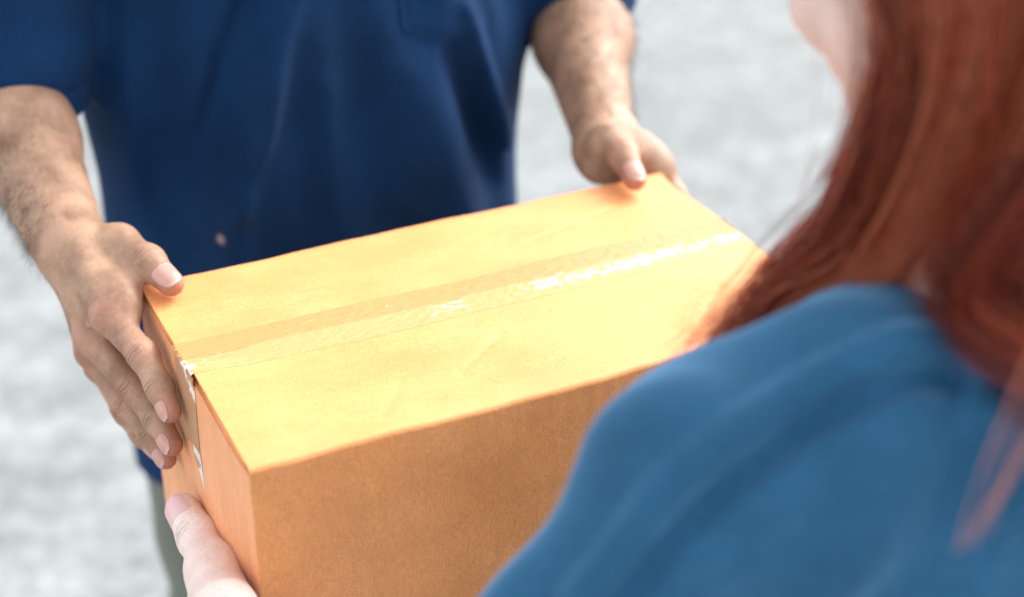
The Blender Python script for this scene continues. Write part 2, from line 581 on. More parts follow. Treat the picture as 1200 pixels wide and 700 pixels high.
def const_n(n):
    return lambda u, v: np.broadcast_to(np.array(n, float), u.shape + (3,)).copy()

RB = 0.0045   # fold radius of the board
def top_wave(x, y):
    """the lid is not flat: it sags a little in the middle and lifts at the seam's left end"""
    s = -0.0022 * np.sin(np.pi * np.clip(x / W, 0, 1)) * np.sin(np.pi * np.clip(y / D, 0, 1))
    s += 0.0006 * np.sin(x * 31 + 1.3) * np.sin(y * 24)
    corner = np.exp(-((x - W) ** 2 + (y - D) ** 2) / 0.05 ** 2)
    # old dents and a creased line or two
    for x0, y0, x1, y1, w, a in ((.30, .205, .41, .232, .0028, .0008), (.06, .215, .15, .205, .003, .0006), (.17, .05, .22, .085, .0035, .0007), (.36, .04, .40, .075, .003, .0007), (.10, .02, .13, .06, .004, .0006)):
        t = np.clip(((x - x0) * (x1 - x0) + (y - y0) * (y1 - y0)) / ((x1 - x0) ** 2 + (y1 - y0) ** 2), 0, 1)
        d2 = (x - x0 - t * (x1 - x0)) ** 2 + (y - y0 - t * (y1 - y0)) ** 2
        s = s - a * np.exp(-d2 / w ** 2)
    return s - 0.006 * corner
def fold_profile(t, ylen, flip):
    """runs from the lid over the long fold and down; t in 0..1 -> (y measured from the outer face, dz)"""
    return t

# walls: the front and back walls carry their own fold at the top (a quarter round), continuing as the flaps
def wall_long(name, y0, sgn):
    def p(u, v):
        z = ZB + v * (ZT - RB - ZB)
        bul = 0.0030 * np.sin(np.pi * u) ** 0.5 * np.sin(np.pi * v)
        x = u * (W - 0.0024) + 0.0012
        edge = 0.0010 * np.sin(x * 23) + 0.0005 * np.sin(x * 61 + 2) + 0.0003 * np.sin(x * 140)
        return st3(x, y0 + sgn * bul - sgn * edge * v ** 6, z)
    return grid_slab(name, p, 40, 18, TH, const_n((0, sgn, 0)), M_BOX, box)
wall_long('front_panel', 0.0, -1)
wall_long('back_panel', D, 1)
def wall_short(name, x0, sgn):
    def p(u, v):
        y = 0.0005 + u * (D - 0.0010)
        z = ZB + v * (ZT - 0.0068 + 0.0020 * np.exp(-(y / 0.014) ** 2) - ZB) - 0.0006 * np.sin(u * 9) * v
        bul = 0.0018 * np.sin(np.pi * u) * np.sin(np.pi * v)
        # a score line a few millimetres in from the front edge
        sc = 0.0007 * np.exp(-((y - 0.0165) / 0.0012) ** 2)
        return st3(x0 + sgn * (bul - sc), y, z)
    return grid_slab(name, p, 90, 18, TH, const_n((sgn, 0, 0)), M_BOXSIDE, box)
wall_short('left_panel', 0.0006, -1)
wall_short('right_panel', W - 0.0006, 1)
grid_slab('bottom_panel', lambda u, v: st3(TH + u * (W - 2 * TH), TH + v * (D - 2 * TH), ZB + 0.001 + 0 * u), 6, 6, TH, const_n((0, 0, -1)), M_BOX, box)
# corner flanges: the left wall wraps round the near left edge as the glued joint
YS = 0.135     # where the two big flaps meet
def flap(name, front):
    def prof(v):
        """v 0 at the hinge on the outer face, 1 at the seam"""
        L1 = RB * math.pi / 2
        L = L1 + (YS - 0.0006 - RB if front else D - YS - 0.0006 - RB)
        s = v * L
        ang = np.clip(s / RB, 0, math.pi / 2)
        yy = np.where(s < L1, RB - RB * np.cos(ang), RB + (s - L1))
        zz = np.where(s < L1, -RB + RB * np.sin(ang), 0)
        return yy, zz, ang
    def p(u, v):
        v = v ** 1.6
        yy, zz, _ = prof(v)
        x = 0.0012 + u * (W - 0.0024)
        y = yy if front else D - yy
        k = np.clip(yy / 0.03, 0, 1)
        lift = 0.0
        if front:
            lift = 0.0042 * np.exp(-(x / 0.035) ** 2) * np.clip((yy - 0.02) / 0.11, 0, 1) ** 1.5
        edge = 0.0010 * np.sin(x * 23) + 0.0005 * np.sin(x * 61 + 2) + 0.0003 * np.sin(x * 140)
        return st3(x, y + edge * (1 if front else -1) * (1 - k), ZT + zz + k * top_wave(x, y) + lift)
    def n(u, v):
        v = v ** 1.6
        _, _, ang = prof(v)
        return st3(0 * u, (-np.cos(ang)) if front else np.cos(ang), np.sin(ang))
    o = grid_slab(name, p, 200, 90, 0.0011, n, M_FLAP, box, M_BOXSIDE)
    # inner liner, 2.6 mm below, with the dark flute space between showing at the raw end
    lin = grid_slab('inner_liner', lambda u, v: p(u * 0.997 + 0.0015, np.clip(v * 0.88 + 0.115, 0, 1)) - st3(0 * u, 0 * u, 0.0034 + 0 * u), 40, 30, 0.0008, n, M_FLAP, o)
    core = grid_slab('fluting', lambda u, v: p(u * 0.992 + 0.004, np.clip(v * 0.86 + 0.12, 0, 1)) - st3(0 * u, 0 * u, 0.0013 + 0 * u), 40, 30, 0.0019, n, M_CORE, o)
    return o
flap('top_flap', True)
flap('top_flap', False)
# small flaps folded in from the ends
def minor(x0, sgn):
    def p(u, v):
        R = 0.0035
        s = v * 0.11; L1 = R * math.pi / 2
        ang = np.clip(s / R, 0, math.pi / 2)
        xx = np.where(s < L1, R - R * np.cos(ang), R + s - L1)
        zz = np.where(s < L1, -R + R * np.sin(ang), 0)
        y = TH + 0.002 + u * (D - 2 * TH - 0.004)
        return st3(x0 - sgn * xx, y, ZT - 0.0056 + zz - 0.002 * np.clip(xx / 0.1, 0, 1) - 0.0012 * np.sin(np.pi * y / D) * np.clip(xx / .01, 0, 1))
    def n(u, v):
        R = 0.0035; ang = np.clip(v * 0.11 / R, 0, math.pi / 2)
        return st3(sgn * np.cos(ang), 0 * u, np.sin(ang))
    grid_slab('minor_flap', p, 20, 60, 0.003, n, M_BOXSIDE, box, M_CORE)
minor(0.0012, -1)
minor(W - 0.0012, 1)

# tape: two overlapping strips along the seam, wrapping over both ends
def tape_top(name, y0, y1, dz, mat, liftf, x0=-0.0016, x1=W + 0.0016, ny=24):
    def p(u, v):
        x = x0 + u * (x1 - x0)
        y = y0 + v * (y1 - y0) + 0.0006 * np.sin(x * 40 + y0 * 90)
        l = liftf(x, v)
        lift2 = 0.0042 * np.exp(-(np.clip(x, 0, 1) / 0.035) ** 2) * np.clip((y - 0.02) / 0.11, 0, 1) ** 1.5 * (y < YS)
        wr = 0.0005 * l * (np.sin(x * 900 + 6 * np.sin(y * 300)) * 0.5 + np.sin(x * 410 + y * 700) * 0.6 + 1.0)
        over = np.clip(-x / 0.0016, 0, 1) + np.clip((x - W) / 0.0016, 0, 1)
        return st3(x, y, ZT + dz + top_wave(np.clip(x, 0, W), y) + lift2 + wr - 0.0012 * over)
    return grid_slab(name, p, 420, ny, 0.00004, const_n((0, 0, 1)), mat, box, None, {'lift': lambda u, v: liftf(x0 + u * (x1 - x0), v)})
def bumpf(x, c, w):
    return np.exp(-((x - c) / w) ** 2)
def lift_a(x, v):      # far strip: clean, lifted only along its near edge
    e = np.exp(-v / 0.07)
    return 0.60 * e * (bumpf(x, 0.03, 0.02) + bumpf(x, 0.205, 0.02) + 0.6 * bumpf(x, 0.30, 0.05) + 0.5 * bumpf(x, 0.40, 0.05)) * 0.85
def lift_b(x, v):      # near strip: raised and paler in patches towards the right
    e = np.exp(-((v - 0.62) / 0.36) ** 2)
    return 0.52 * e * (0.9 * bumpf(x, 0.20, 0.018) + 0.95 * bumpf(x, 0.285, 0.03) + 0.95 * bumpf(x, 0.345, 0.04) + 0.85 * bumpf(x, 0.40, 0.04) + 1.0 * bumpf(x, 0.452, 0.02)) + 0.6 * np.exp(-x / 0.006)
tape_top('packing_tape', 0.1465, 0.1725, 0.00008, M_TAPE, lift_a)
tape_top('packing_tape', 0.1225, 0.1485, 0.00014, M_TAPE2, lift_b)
def tape_end(name, x0, sgn, length, mat):
    def p(u, v):
        y = 0.1225 + u * 0.0495
        ln = length + 0.006 * np.sin(u * 9) - 0.012 * np.clip(u - 0.6, 0, 1)
        z = ZT + 0.0003 - v * ln
        crumple = 0.0016 * np.exp(-v / 0.12) * (np.sin(u * 70 + v * 30) * 0.5 + np.sin(u * 31) * 0.5)
        bul = 0.0018 * np.sin(np.pi * y / D) * np.sin(np.pi * np.clip((z - ZB) / (ZT - 0.0068 - ZB), 0, 1))
        gap = 0.0012 * np.exp(-((v - 0.09) / 0.07) ** 2)
        return st3(x0 + sgn * (0.0002 * (v < .1) - 0.0001 + bul + 0.0006 * np.abs(crumple) / 0.0016 + gap * 0.3 + crumple * 0.5), y, z)
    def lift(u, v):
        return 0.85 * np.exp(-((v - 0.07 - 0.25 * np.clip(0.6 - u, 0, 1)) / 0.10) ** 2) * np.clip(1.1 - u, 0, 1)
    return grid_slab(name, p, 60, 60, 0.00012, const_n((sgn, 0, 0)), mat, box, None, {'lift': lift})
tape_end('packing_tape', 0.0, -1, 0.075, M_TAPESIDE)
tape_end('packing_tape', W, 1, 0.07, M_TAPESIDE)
# torn paper left under the end of the tape
def scrap():
    pts = np.array([(0.1400, 1.034), (0.1215, 1.036), (0.1180, 1.005), (0.1235, 1.0125), (0.1310, 1.0175), (0.1390, 1.0235)])
    x = -0.0012
    v = np.concatenate([np.c_[np.full(6, x - 0.0002), pts], np.c_[np.full(6, x), pts]])
    me = bpy.data.meshes.new('paper_scrap')
    me.from_pydata([tuple(p) for p in v], [], [tuple(range(5, -1, -1)), tuple(range(6, 12))] + [(i, (i + 1) % 6, (i + 1) % 6 + 6, i + 6) for i in range(6)])
    link('paper_scrap', me, M_PAPER, box)
scrap()

# ------------------------------------------------------------------ hands
def arc_crease(F, c, side, dd, r, span, w):
    p = None
    for th in np.linspace(-span, span, 7):
        off_surface = np.clip(F.sample((c + (dd * math.cos(th) + side * math.sin(th)) * r)[None]), -.003, .003)[0]
        q = c + (dd * math.cos(th) + side * math.sin(th)) * (r - off_surface + 0.0003)
        if p is not None:
            F.cap(p, q, w, w, 0.0014, carve=True)
        p = q

def hand(F, w, mcp, fingers, thumb, dorsal, s=1.0, palm_r=0.0125):
    """w: wrist, mcp: four knuckles, fingers: four lists [pip, dip, tip], thumb: [cmc, mcp, ip, tip]"""
    dorsal = unit(dorsal)
    for i, m in enumerate(mcp):
        a = np.asarray(w) + (np.asarray(m) - np.asarray(w)) * 0.12 + (np.asarray(mcp[i]) - np.mean(mcp, 0)) * 0.35
        F.cap(a, m, palm_r * 1.12 * s, (palm_r - 0.0006 * i) * s, 0.016 * s)
    for i in range(3):                              # webs of the palm
        F.cap((mcp[i] + mcp[i + 1]) / 2 * 0.85 + np.asarray(w) * 0.15 - dorsal * 0.003, np.asarray(w), 0.011 * s, 0.013 * s, 0.012 * s)
    for i in range(3):                              # tendons and a vein on the back of the hand
        m = np.asarray(mcp[i]); ww = np.asarray(w)
        F.cap(m + dorsal * palm_r * 0.86 * s, m * 0.35 + ww * 0.65 + dorsal * palm_r * 0.95 * s, 0.0026 * s, 0.0022 * s, 0.006)
    va = np.asarray(mcp[0]) * 0.55 + np.asarray(mcp[1]) * 0.45; vb = np.asarray(mcp[2]) * 0.3 + np.asarray(mcp[1]) * 0.2 + np.asarray(w) * 0.5
    F.cap(va + dorsal * palm_r * 0.85 * s, vb + dorsal * palm_r * 1.02 * s, 0.0016 * s, 0.0018 * s, 0.003)
    F.cap(vb + dorsal * palm_r * 1.02 * s, np.asarray(w) + (np.asarray(w) - vb) * 0.5 + dorsal * palm_r * 1.5 * s, 0.0018 * s, 0.0018 * s, 0.003)
    c = np.asarray(thumb[0]); m1 = np.asarray(thumb[1])
    F.cap(c * 0.75 + np.asarray(w) * 0.25, m1, 0.0165 * s, 0.0125 * s, 0.016 * s)             # thenar
    F.cap(m1, np.asarray(mcp[0]) * 0.45 + np.asarray(w) * 0.3 + m1 * 0.25, 0.0085 * s, 0.010 * s, 0.014 * s)   # first web
    rad = [(0.0120, 0.0106, 0.0096, 0.0084), (0.0122, 0.0108, 0.0098, 0.0085), (0.0116, 0.0103, 0.0093, 0.0081), (0.0102, 0.0090, 0.0081, 0.0072)]
    for i in range(4):
        p = [np.asarray(mcp[i])] + [np.asarray(q) for q in fingers[i]]
        r = [x * s for x in rad[i]]
        bumps = [(p[1] + dorsal * 0.0022 * s, r[1] * 0.90), (p[2] + dorsal * 0.001 * s, r[2] * 0.92)]
        F.chain(p, r, 0.007 * s, 0.0042 * s, bumps)
        F.ell(p[0] + dorsal * 0.004 * s, (0.0085 * s,) * 3, None, 0.009 * s)       # knuckle
        # creases across the finger joint backs
        for q, pr, rr in ((p[1], p[0], r[1]), (p[2], p[1], r[2])):
            ax = unit(q - pr); side = unit(np.cross(ax, dorsal)); dd = unit(np.cross(side, ax))
            for off, span in ((-0.0030, 0.6), (0.0, 0.85), (0.0030, 0.6)):
                arc_crease(F, q + ax * off * s, side, dd, rr + 0.0004 * s, span, 0.0008 * s)
    tp = [np.asarray(q) for q in thumb]
    F.chain(tp[1:], [0.0138 * s, 0.0118 * s, 0.0100 * s], 0.008 * s, 0.010 * s, [(tp[2], 0.0124 * s)])
    return F

def thumb_creases(F, mcp, ip, up, s=1.0, r=0.0124):
    ax = unit(np.asarray(ip) - np.asarray(mcp)); side = unit(np.cross(ax, up)); dd = unit(np.cross(side, ax))
    for off, span in ((-0.0040, 0.55), (-0.0008, 0.85), (0.0028, 0.65)):
        arc_crease(F, np.asarray(ip) + ax * off * s, side, dd, (r + 0.0003) * s, span, 0.0010 * s)

def blush_of(verts, pts, base=0.0):
    b = np.full(len(verts), base)
    for p, r, a in pts:
        d = np.linalg.norm(verts - np.asarray(p), axis=1)
        b = np.maximum(b, a * np.exp(-(d / r) ** 2))
    return b

def nail(F, tip, prev, up, w, l, mat, parent, back=0.0):
    """a curved plate lying on the finger tip: rows along the finger, columns round it"""
    tip, prev = np.asarray(tip), np.asarray(prev)
    ax = unit(tip - prev); side = unit(np.cross(ax, up)); dd = unit(np.cross(side, ax))
    nu, nv = 15, 13
    u = np.linspace(0, 1, nu); v = np.linspace(-1, 1, nv)
    U, Vv = np.meshgrid(u, v, indexing='ij')
    wid = w * 0.5 * np.clip(1 - 0.0 * U, 0, 1) * np.sqrt(np.clip(1 - 0.75 * np.clip((0.30 - U) / 0.30, 0, 1) ** 2 - 0.88 * np.clip((U - 0.68) / 0.32, 0, 1) ** 2.2, 0.05, 1))
    P = tip + ax * ((U - 0.62) * l - back)[..., None] + side * (Vv * wid)[..., None] + dd * 0.004
    P2, g = F.project(P.reshape(-1, 3), 14)
    P2 = P2.reshape(nu, nv, 3); g = g.reshape(nu, nv, 3)
    # lift it clear of the skin, let the free edge stand off
    lift = 0.00022 + 0.00036 * np.clip(1 - np.abs(Vv) ** 3, 0, 1) * np.clip(U / 0.12, 0, 1)
    P2 = P2 + dd * lift[..., None] + ax * (0.0009 * np.clip((U - 0.85) / 0.15, 0, 1))[..., None]
    Q = P2 - dd * 0.0007
    n = nu * nv
    verts = np.concatenate([P2.reshape(-1, 3), Q.reshape(-1, 3)])
    i, j = np.meshgrid(np.arange(nu - 1), np.arange(nv - 1), indexing='ij')
    a = (i * nv + j).ravel()
    top = np.stack([a, a + nv, a + nv + 1, a + 1], 1)
    fn = np.cross(verts[top[0, 1]] - verts[top[0, 0]], verts[top[0, 3]] - verts[top[0, 0]])
    if fn @ dd < 0: top = top[:, ::-1]
    ring = np.concatenate([np.arange(nv), np.arange(1, nu) * nv + nv - 1, (nu - 1) * nv + np.arange(nv - 2, -1, -1), np.arange(nu - 2, 0, -1) * nv])
    r2 = np.roll(ring, -1)
    me = np_mesh('fingernail', verts, [top, top[:, ::-1] + n, np.stack([ring, r2, r2 + n, ring + n], 1)], True, {'along': np.tile(U.ravel(), 2)})
    return link('fingernail', me, mat, parent)

# ------------------------------------------------------------------ bodies
def head(F, c, fwd, up, s=1.0, male=True):
    fwd = unit(fwd); right = unit(np.cross(fwd, up)); up = unit(np.cross(right, fwd))
    A = (right, fwd, up)
    def P(r, f, u): return np.asarray(c) + (right * r + fwd * f + up * u) * s
    F.ell(P(0, -0.012, 0.030), (0.074 * s, 0.094 * s, 0.088 * s), A, 0.02)
    F.ell(P(0, 0.018, -0.040), (0.058 * s, 0.066 * s, 0.070 * s), A, 0.03)          # face
    F.ell(P(0, 0.060, -0.094), (0.022 * s, 0.020 * s, 0.017 * s), A, 0.03)          # chin
    for q in (-1, 1):
        F.ell(P(q * 0.044, 0.004, -0.066), (0.017 * s, 0.034 * s, 0.022 * s), A, 0.03)   # jaw
        F.ell(P(q * 0.040, 0.056, -0.030), (0.021 * s, 0.020 * s, 0.020 * s), A, 0.02)   # cheek
        F.ell(P(q * 0.032, 0.088, 0.005), (0.015 * s, 0.013 * s, 0.012 * s), A, 0.012, carve=True)  # socket
        F.ell(P(q * 0.030, 0.078, 0.020), (0.022 * s, 0.012 * s, 0.007 * s), A, 0.012)   # brow
        F.ell(P(q * 0.076, -0.012, -0.004), (0.008 * s, 0.020 * s, 0.031 * s), A, 0.006)  # ear
        F.ell(P(q * 0.085, -0.008, 0.000), (0.006 * s, 0.010 * s, 0.016 * s), A, 0.004, carve=True)
    F.cap(P(0, 0.082, 0.012), P(0, 0.106, -0.030), 0.007 * s, 0.0115 * s, 0.012)     # nose
    for q in (-1, 1):
        F.ell(P(q * 0.011, 0.093, -0.033), (0.008 * s,) * 3, A, 0.006)
    F.ell(P(0, 0.080, -0.057), (0.023 * s, 0.011 * s, 0.006 * s), A, 0.006)          # lips
    F.ell(P(0, 0.079, -0.067), (0.019 * s, 0.011 * s, 0.007 * s), A, 0.006)
    F.cap(P(-0.019, 0.092, -0.062), P(0.019, 0.092, -0.062), 0.0022 * s, 0.0022 * s, 0.003, carve=True)
    return P, A

def eyes(P, A, s, parent):
    for q in (-1, 1):
        c = P(q * 0.032, 0.0725, 0.004)
        me = bpy.data.meshes.new('eye')
        bm = bmesh.new(); bmesh.ops.create_uvsphere(bm, u_segments=20, v_segments=14, radius=0.0115 * s)
        bm.to_mesh(me); bm.free()
        co = np.array([v.co for v in me.vertices])
        f = A[1]
        at = me.attributes.new('along', 'FLOAT', 'POINT')
        at.data.foreach_set('value', ((1 - (co @ f) / (0.0115 * s)) * 0.9).astype(np.float32))
        for p in me.polygons: p.use_smooth = True
        o = link('eye', me, M_EYE)
        o.location = c
        bpy.context.view_layer.update()
        o.parent = parent; o.matrix_parent_inverse = parent.matrix_world.inverted()

def person_body(name, coarse, arms, zc, mat, parent, blush):
    """joins the coarse body mesh with the finely meshed arms at the height zc into one skin"""
    cv, cq = coarse.nets()
    for (A, ax0, ax1, ay0, ay1) in arms:
        inb = (cv[:, 0] > ax0) & (cv[:, 0] < ax1) & (cv[:, 1] > ay0) & (cv[:, 1] < ay1) & (cv[:, 2] < zc)
        cq = cq[~inb[cq].any(1)]
    cv, cq = compact(cv, cq)
    allv = [cv]; allq = [cq]; tris = []; off = len(cv)
    bc = boundary(cq)
    for (A, ax0, ax1, ay0, ay1) in arms:
        fv, fq = A.nets()
        k = ~(fv[fq][:, :, 2] > zc - 0.004).any(1)
        fv, fq = compact(fv, fq[k])
        bf = boundary(fq)
        b1 = bc[(cv[bc][:, 0] > ax0) & (cv[bc][:, 0] < ax1) & (cv[bc][:, 1] > ay0 - .02) & (cv[bc][:, 1] < ay1 + .02)]
        allv.append(fv); allq.append(fq + off)
        vv = np.concatenate(allv)
        tris.append(zipper(vv, b1, bf + off, fv[bf].mean(0)))
        off += len(fv)
    vv = np.concatenate(allv)
    me = np_mesh(name, vv, [np.concatenate(allq), np.concatenate(tris)], True, {'blush': blush_of(vv, blush)})
    bm = bmesh.new(); bm.from_mesh(me); bmesh.ops.recalc_face_normals(bm, faces=bm.faces); bm.to_mesh(me); bm.free()
    return link(name, me, mat, parent)

def sdf_part(name, F, mat, parent, attrs=None):
    v, q = F.nets()
    me = np_mesh(name, v, [q], True, {k: f(v) for k, f in (attrs or {}).items()})
    return link(name, me, mat, parent), v, q

def leg_set(parent, hips, knees, ankles, mat, shoe_mat, fwd, flare=1.0, top=None):
    for nm in ('trousers',):
        F = Field((hips[0][0] - .17, hips[0][1] - .25, 0.05), (hips[1][0] + .17, hips[0][1] + .25, top + .05), 0.006, 0.06)
        c = (hips[0] + hips[1]) / 2
        F.ell(V(c[0], c[1], hips[0][2]), (0.146 * flare, 0.115, 0.11), None, 0.04)
        F.cap(V(c[0], c[1], hips[0][2]), V(c[0], c[1], top), 0.14, 0.13, 0.04, (0, 1, 0), 1.35)
        for h, k, a in zip(hips, knees, ankles):
            F.cap(h, k, 0.098 * flare, 0.074 * flare, 0.03)
            F.cap(k, a, 0.074 * flare, 0.062 * flare, 0.04)
        X, Y, Z = np.meshgrid(*F.ax, indexing='ij', sparse=True)
        F.f += (0.0035 * np.sin(Z * 46 + X * 22) * np.sin(X * 31 + Y * 24 + Z * 9)).astype(np.float32)
        F.f = np.maximum(F.f, (0.075 - Z).astype(np.float32))
        F.f = np.maximum(F.f, (Z - top).astype(np.float32))
        tr, _, _ = sdf_part(nm, F, mat, parent)
    for a in ankles:
        f = unit(fwd); sd = unit(np.cross(f, (0, 0, 1)))
        lo = np.array([a[0], a[1], 0]) - 0.24; hi = lo + 0.48
        F = Field((lo[0], lo[1], 0.0), (hi[0], hi[1], 0.16), 0.005, 0.03)
        base = V(a[0], a[1], 0)
        F.cap(base + f * -0.04 + V(0, 0, .055), base + f * 0.09 + V(0, 0, .045), 0.040, 0.036, 0.03)
        F.cap(base + f * 0.09 + V(0, 0, .045), base + f * 0.16 + V(0, 0, .036), 0.042, 0.030, 0.03)
        F.cap(base + V(0, 0, .06), base + V(0, 0, .125), 0.042, 0.044, 0.03)
        Zs = F.ax[2][None, None, :]
        F.f = np.maximum(F.f, 0.022 - Zs)
        sh, _, _ = sdf_part('shoe', F, shoe_mat, parent)
        G = Field((lo[0], lo[1], -0.01), (hi[0], hi[1], 0.05), 0.004, 0.03)
        G.cap(base + f * -0.04 + V(0, 0, .012), base + f * 0.09 + V(0, 0, .012), 0.046, 0.048, 0.02)
        G.cap(base + f * 0.09 + V(0, 0, .012), base + f * 0.165 + V(0, 0, .012), 0.046, 0.036, 0.03)
        Zs = G.ax[2][None, None, :]
        G.f = np.maximum(np.maximum(G.f, 0.001 - Zs), Zs - 0.024)
        sdf_part('sole', G, M_SOLE, sh)

def strand_mesh(paths, r0, tone, sides=3):
    """paths (n,m,3): tapered tubes"""
    n, m, _ = paths.shape
    t = np.gradient(paths, axis=1); t /= np.linalg.norm(t, axis=2, keepdims=True) + 1e-12
    ref = np.array([0.31, 0.87, 0.38])
    a = np.cross(t, ref); a /= np.linalg.norm(a, axis=2, keepdims=True) + 1e-12
    b = np.cross(t, a)
    rad = np.asarray(r0).reshape(-1, 1) * np.linspace(1.0, 0.35, m)[None, :]
    ring = []
    for k in range(sides):
        th = 2 * math.pi * k / sides
        ring.append(paths + (a * math.cos(th) + b * math.sin(th)) * rad[..., None])
    Vt = np.stack(ring, 2).reshape(-1, 3)
    i, j, k = np.meshgrid(np.arange(n), np.arange(m - 1), np.arange(sides), indexing='ij')
    k2 = (k + 1) % sides
    q = np.stack([(i * m + j) * sides + k, (i * m + j) * sides + k2, (i * m + j + 1) * sides + k2, (i * m + j + 1) * sides + k], -1).reshape(-1, 4)
    tn = np.repeat(np.asarray(tone), m * sides)
    return Vt, q, tn

def catmull(P, m):
    P = np.asarray(P, float)
    P = np.concatenate([[2 * P[0] - P[1]], P, [2 * P[-1] - P[-2]]])
    s = np.linspace(0, len(P) - 3 - 1e-6, m)
    i = s.astype(int); t = (s - i)[:, None]
    p0, p1, p2, p3 = P[i], P[i + 1], P[i + 2], P[i + 3]
    return 0.5 * ((2 * p1) + (-p0 + p2) * t + (2 * p0 - 5 * p1 + 4 * p2 - p3) * t ** 2 + (-p0 + 3 * p1 - 3 * p2 + p3) * t ** 3)

def bundle(P, radii, n, m=18, wave=0.003, tone=(0.5, 0.15), clump=12, flat=None):
    """n strands round a guide, gathered in clumps"""
    g = catmull(P, m); r = np.interp(np.linspace(0, 1, m), np.linspace(0, 1, len(radii)), radii)
    nc = max(2, n // clump)
    cc = rng.normal(0, 1, (nc, 3)); cc /= np.maximum(1, np.linalg.norm(cc, axis=1, keepdims=True) / 1.3)
    ci = rng.integers(0, nc, n)
    ct = np.clip(rng.normal(tone[0], tone[1], nc), 0, 1)
    off = cc[ci] + rng.normal(0, 0.30, (n, 3))
    off2 = cc[ci] * 0.9 + rng.normal(0, 0.42, (n, 3))
    s = np.linspace(0, 1, m)[None, :, None]
    O = off[:, None] * (1 - s) + off2[:, None] * s
    if flat is not None:
        nn, k = unit(flat[0]), flat[1]
        O = O - (O @ nn)[..., None] * nn * (1 - k)
    ph = rng.uniform(0, 6.28, (nc, 3))[ci]
    wv = np.sin(np.linspace(0, 1, m)[None, :, None] * rng.uniform(3, 7, (nc, 1))[ci][:, None] + ph[:, None]) * wave
    paths = g[None] + O * r[None, :, None] + wv
    tn = np.clip(ct[ci] + rng.normal(0, 0.06, n), 0, 1)
    return paths, tn

# ================================================================== the man
man = empty('person', (0.235, 0.56, 0), 'man in a navy short-sleeved shirt holding the far side of the box with both hands', 'person')
# --- right arm and hand (left in the picture)
R_W = V(-.035, .332, 1.108)
R_MCP = [V(-.028, .244, 1.090), V(-.040, .262, 1.066), V(-.038, .281, 1.042), V(-.031, .298, 1.018)]
R_F = [[V(-.0165, .200, 1.080), V(-.0130, .174, 1.066), V(-.0115, .156, 1.0555)],
       [V(-.0225, .217, 1.044), V(-.0145, .188, 1.030), V(-.0115, .164, 1.0215)],
       [V(-.0235, .241, 1.015), V(-.0145, .213, 1.000), V(-.0112, .191, 0.9915)],
       [V(-.023, .266, .993), V(-.0165, .244, .982), V(-.0105, .224, .978)]]
R_T = [V(-.026, .325, 1.116), V(-.003, .303, 1.120), V(.0095, .2665, 1.119), V(.0185, .2385, 1.1125)]
R_E = V(-.040, .530, 1.165); R_S = V(.035, .575, 1.43)
FR = Field((-.130, .125, .94), (.065, .63, 1.275), 0.0014)
def forearm(F, e, m, w, s, rw=0.0285):
    F.cap(s, e, 0.052, 0.043, 0.02)
    mid = e * 0.68 + w * 0.32
    F.cap(e, mid, 0.044, 0.0425, 0.02)
    F.cap(mid, w, 0.0425, rw, 0.02)
    F.ell(e * 0.75 + w * 0.25 + m, (0.034, 0.050, 0.034), None, 0.03)
forearm(FR, R_E, V(-.008, 0, -.004), R_W, R_S)
hand(FR, R_W, R_MCP, R_F, R_T, (-.92, 0.05, .38))
FR.ell(V(-.0150, .262, 1.096), (.015, .030, .020), None, .014)           # muscle between thumb and index
FR.ell(R_W + V(-.020, .012, .006), (.008, .010, .008), None, 0.012)      # wrist bone
thumb_creases(FR, R_T[1], R_T[2], (-.25, -.15, 1))
# --- left arm and hand (right in the picture)
L_W = V(.452, .360, 1.100)
L_MCP = [V(.479, .312, 1.086), V(.482, .316, 1.062), V(.481, .322, 1.038), V(.476, .328, 1.016)]
L_F = [[V(.4735, .267, 1.074), V(.4720, .240, 1.062), V(.4708, .219, 1.053)],
       [V(.4745, .268, 1.046), V(.4720, .238, 1.034), V(.4708, .215, 1.026)],
       [V(.4740, .274, 1.020), V(.4720, .246, 1.008), V(.4705, .224, 1.001)],
       [V(.4710, .289, 1.000), V(.4700, .268, 0.990), V(.4695, .251, 0.984)]]
L_T = [V(.444, .345, 1.105), V(.431, .312, 1.117), V(.4240, .274, 1.1210), V(.4190, .2435, 1.1125)]
L_E = V(.520, .555, 1.150); L_S = V(.430, .585, 1.43)
FL = Field((.37, .165, .945), (.60, .65, 1.275), 0.0018)
forearm(FL, L_E, V(.008, 0, -.004), L_W, L_S)
hand(FL, L_W, L_MCP, L_F, L_T, (.92, 0.1, .38))
FL.ell(V(.463, .289, 1.097), (.019, .022, .015), None, .014)
FL.ell(V(.456, .306, 1.104), (.021, .026, .018), None, .014)
FL.ell(V(.425, .324, 1.094), (.016, .030, .020), None, .020)
thumb_creases(FL, L_T[1], L_T[2], (.1, -.2, 1))
# --- the rest of the body
FB = Field((-.14, .36, .02), (.61, .78, 1.82), 0.006, 0.06)
FB.cap(V(.233, .575, 1.30), V(.233, .575, 1.10), 0.150, 0.150, 0.05, (0, 1, 0), 1.45)
FB.cap(V(.233, .570, 1.10), V(.233, .570, .92), 0.150, 0.150, 0.05, (0, 1, 0), 1.4)
FB.cap(V(.085, .58, 1.415), V(.385, .585, 1.415), 0.046, 0.046, 0.05)
for S, E_ in ((R_S, R_E), (L_S, L_E)):
    FB.cap(S + V(0, 0, -.03), E_, 0.046, 0.043, 0.03)
for hx in (.140, .338):
    FB.cap(V(hx, .575, .88), V(hx, .565, .48), 0.075, 0.050, 0.03)
    FB.cap(V(hx, .565, .48), V(hx, .592, .10), 0.050, 0.036, 0.03)
    FB.cap(V(hx, .59, .07), V(hx, .50, .05), 0.032, 0.026, 0.03)
FB.cap(V(.233, .578, 1.44), V(.233, .56, 1.58), 0.060, 0.054, 0.03)
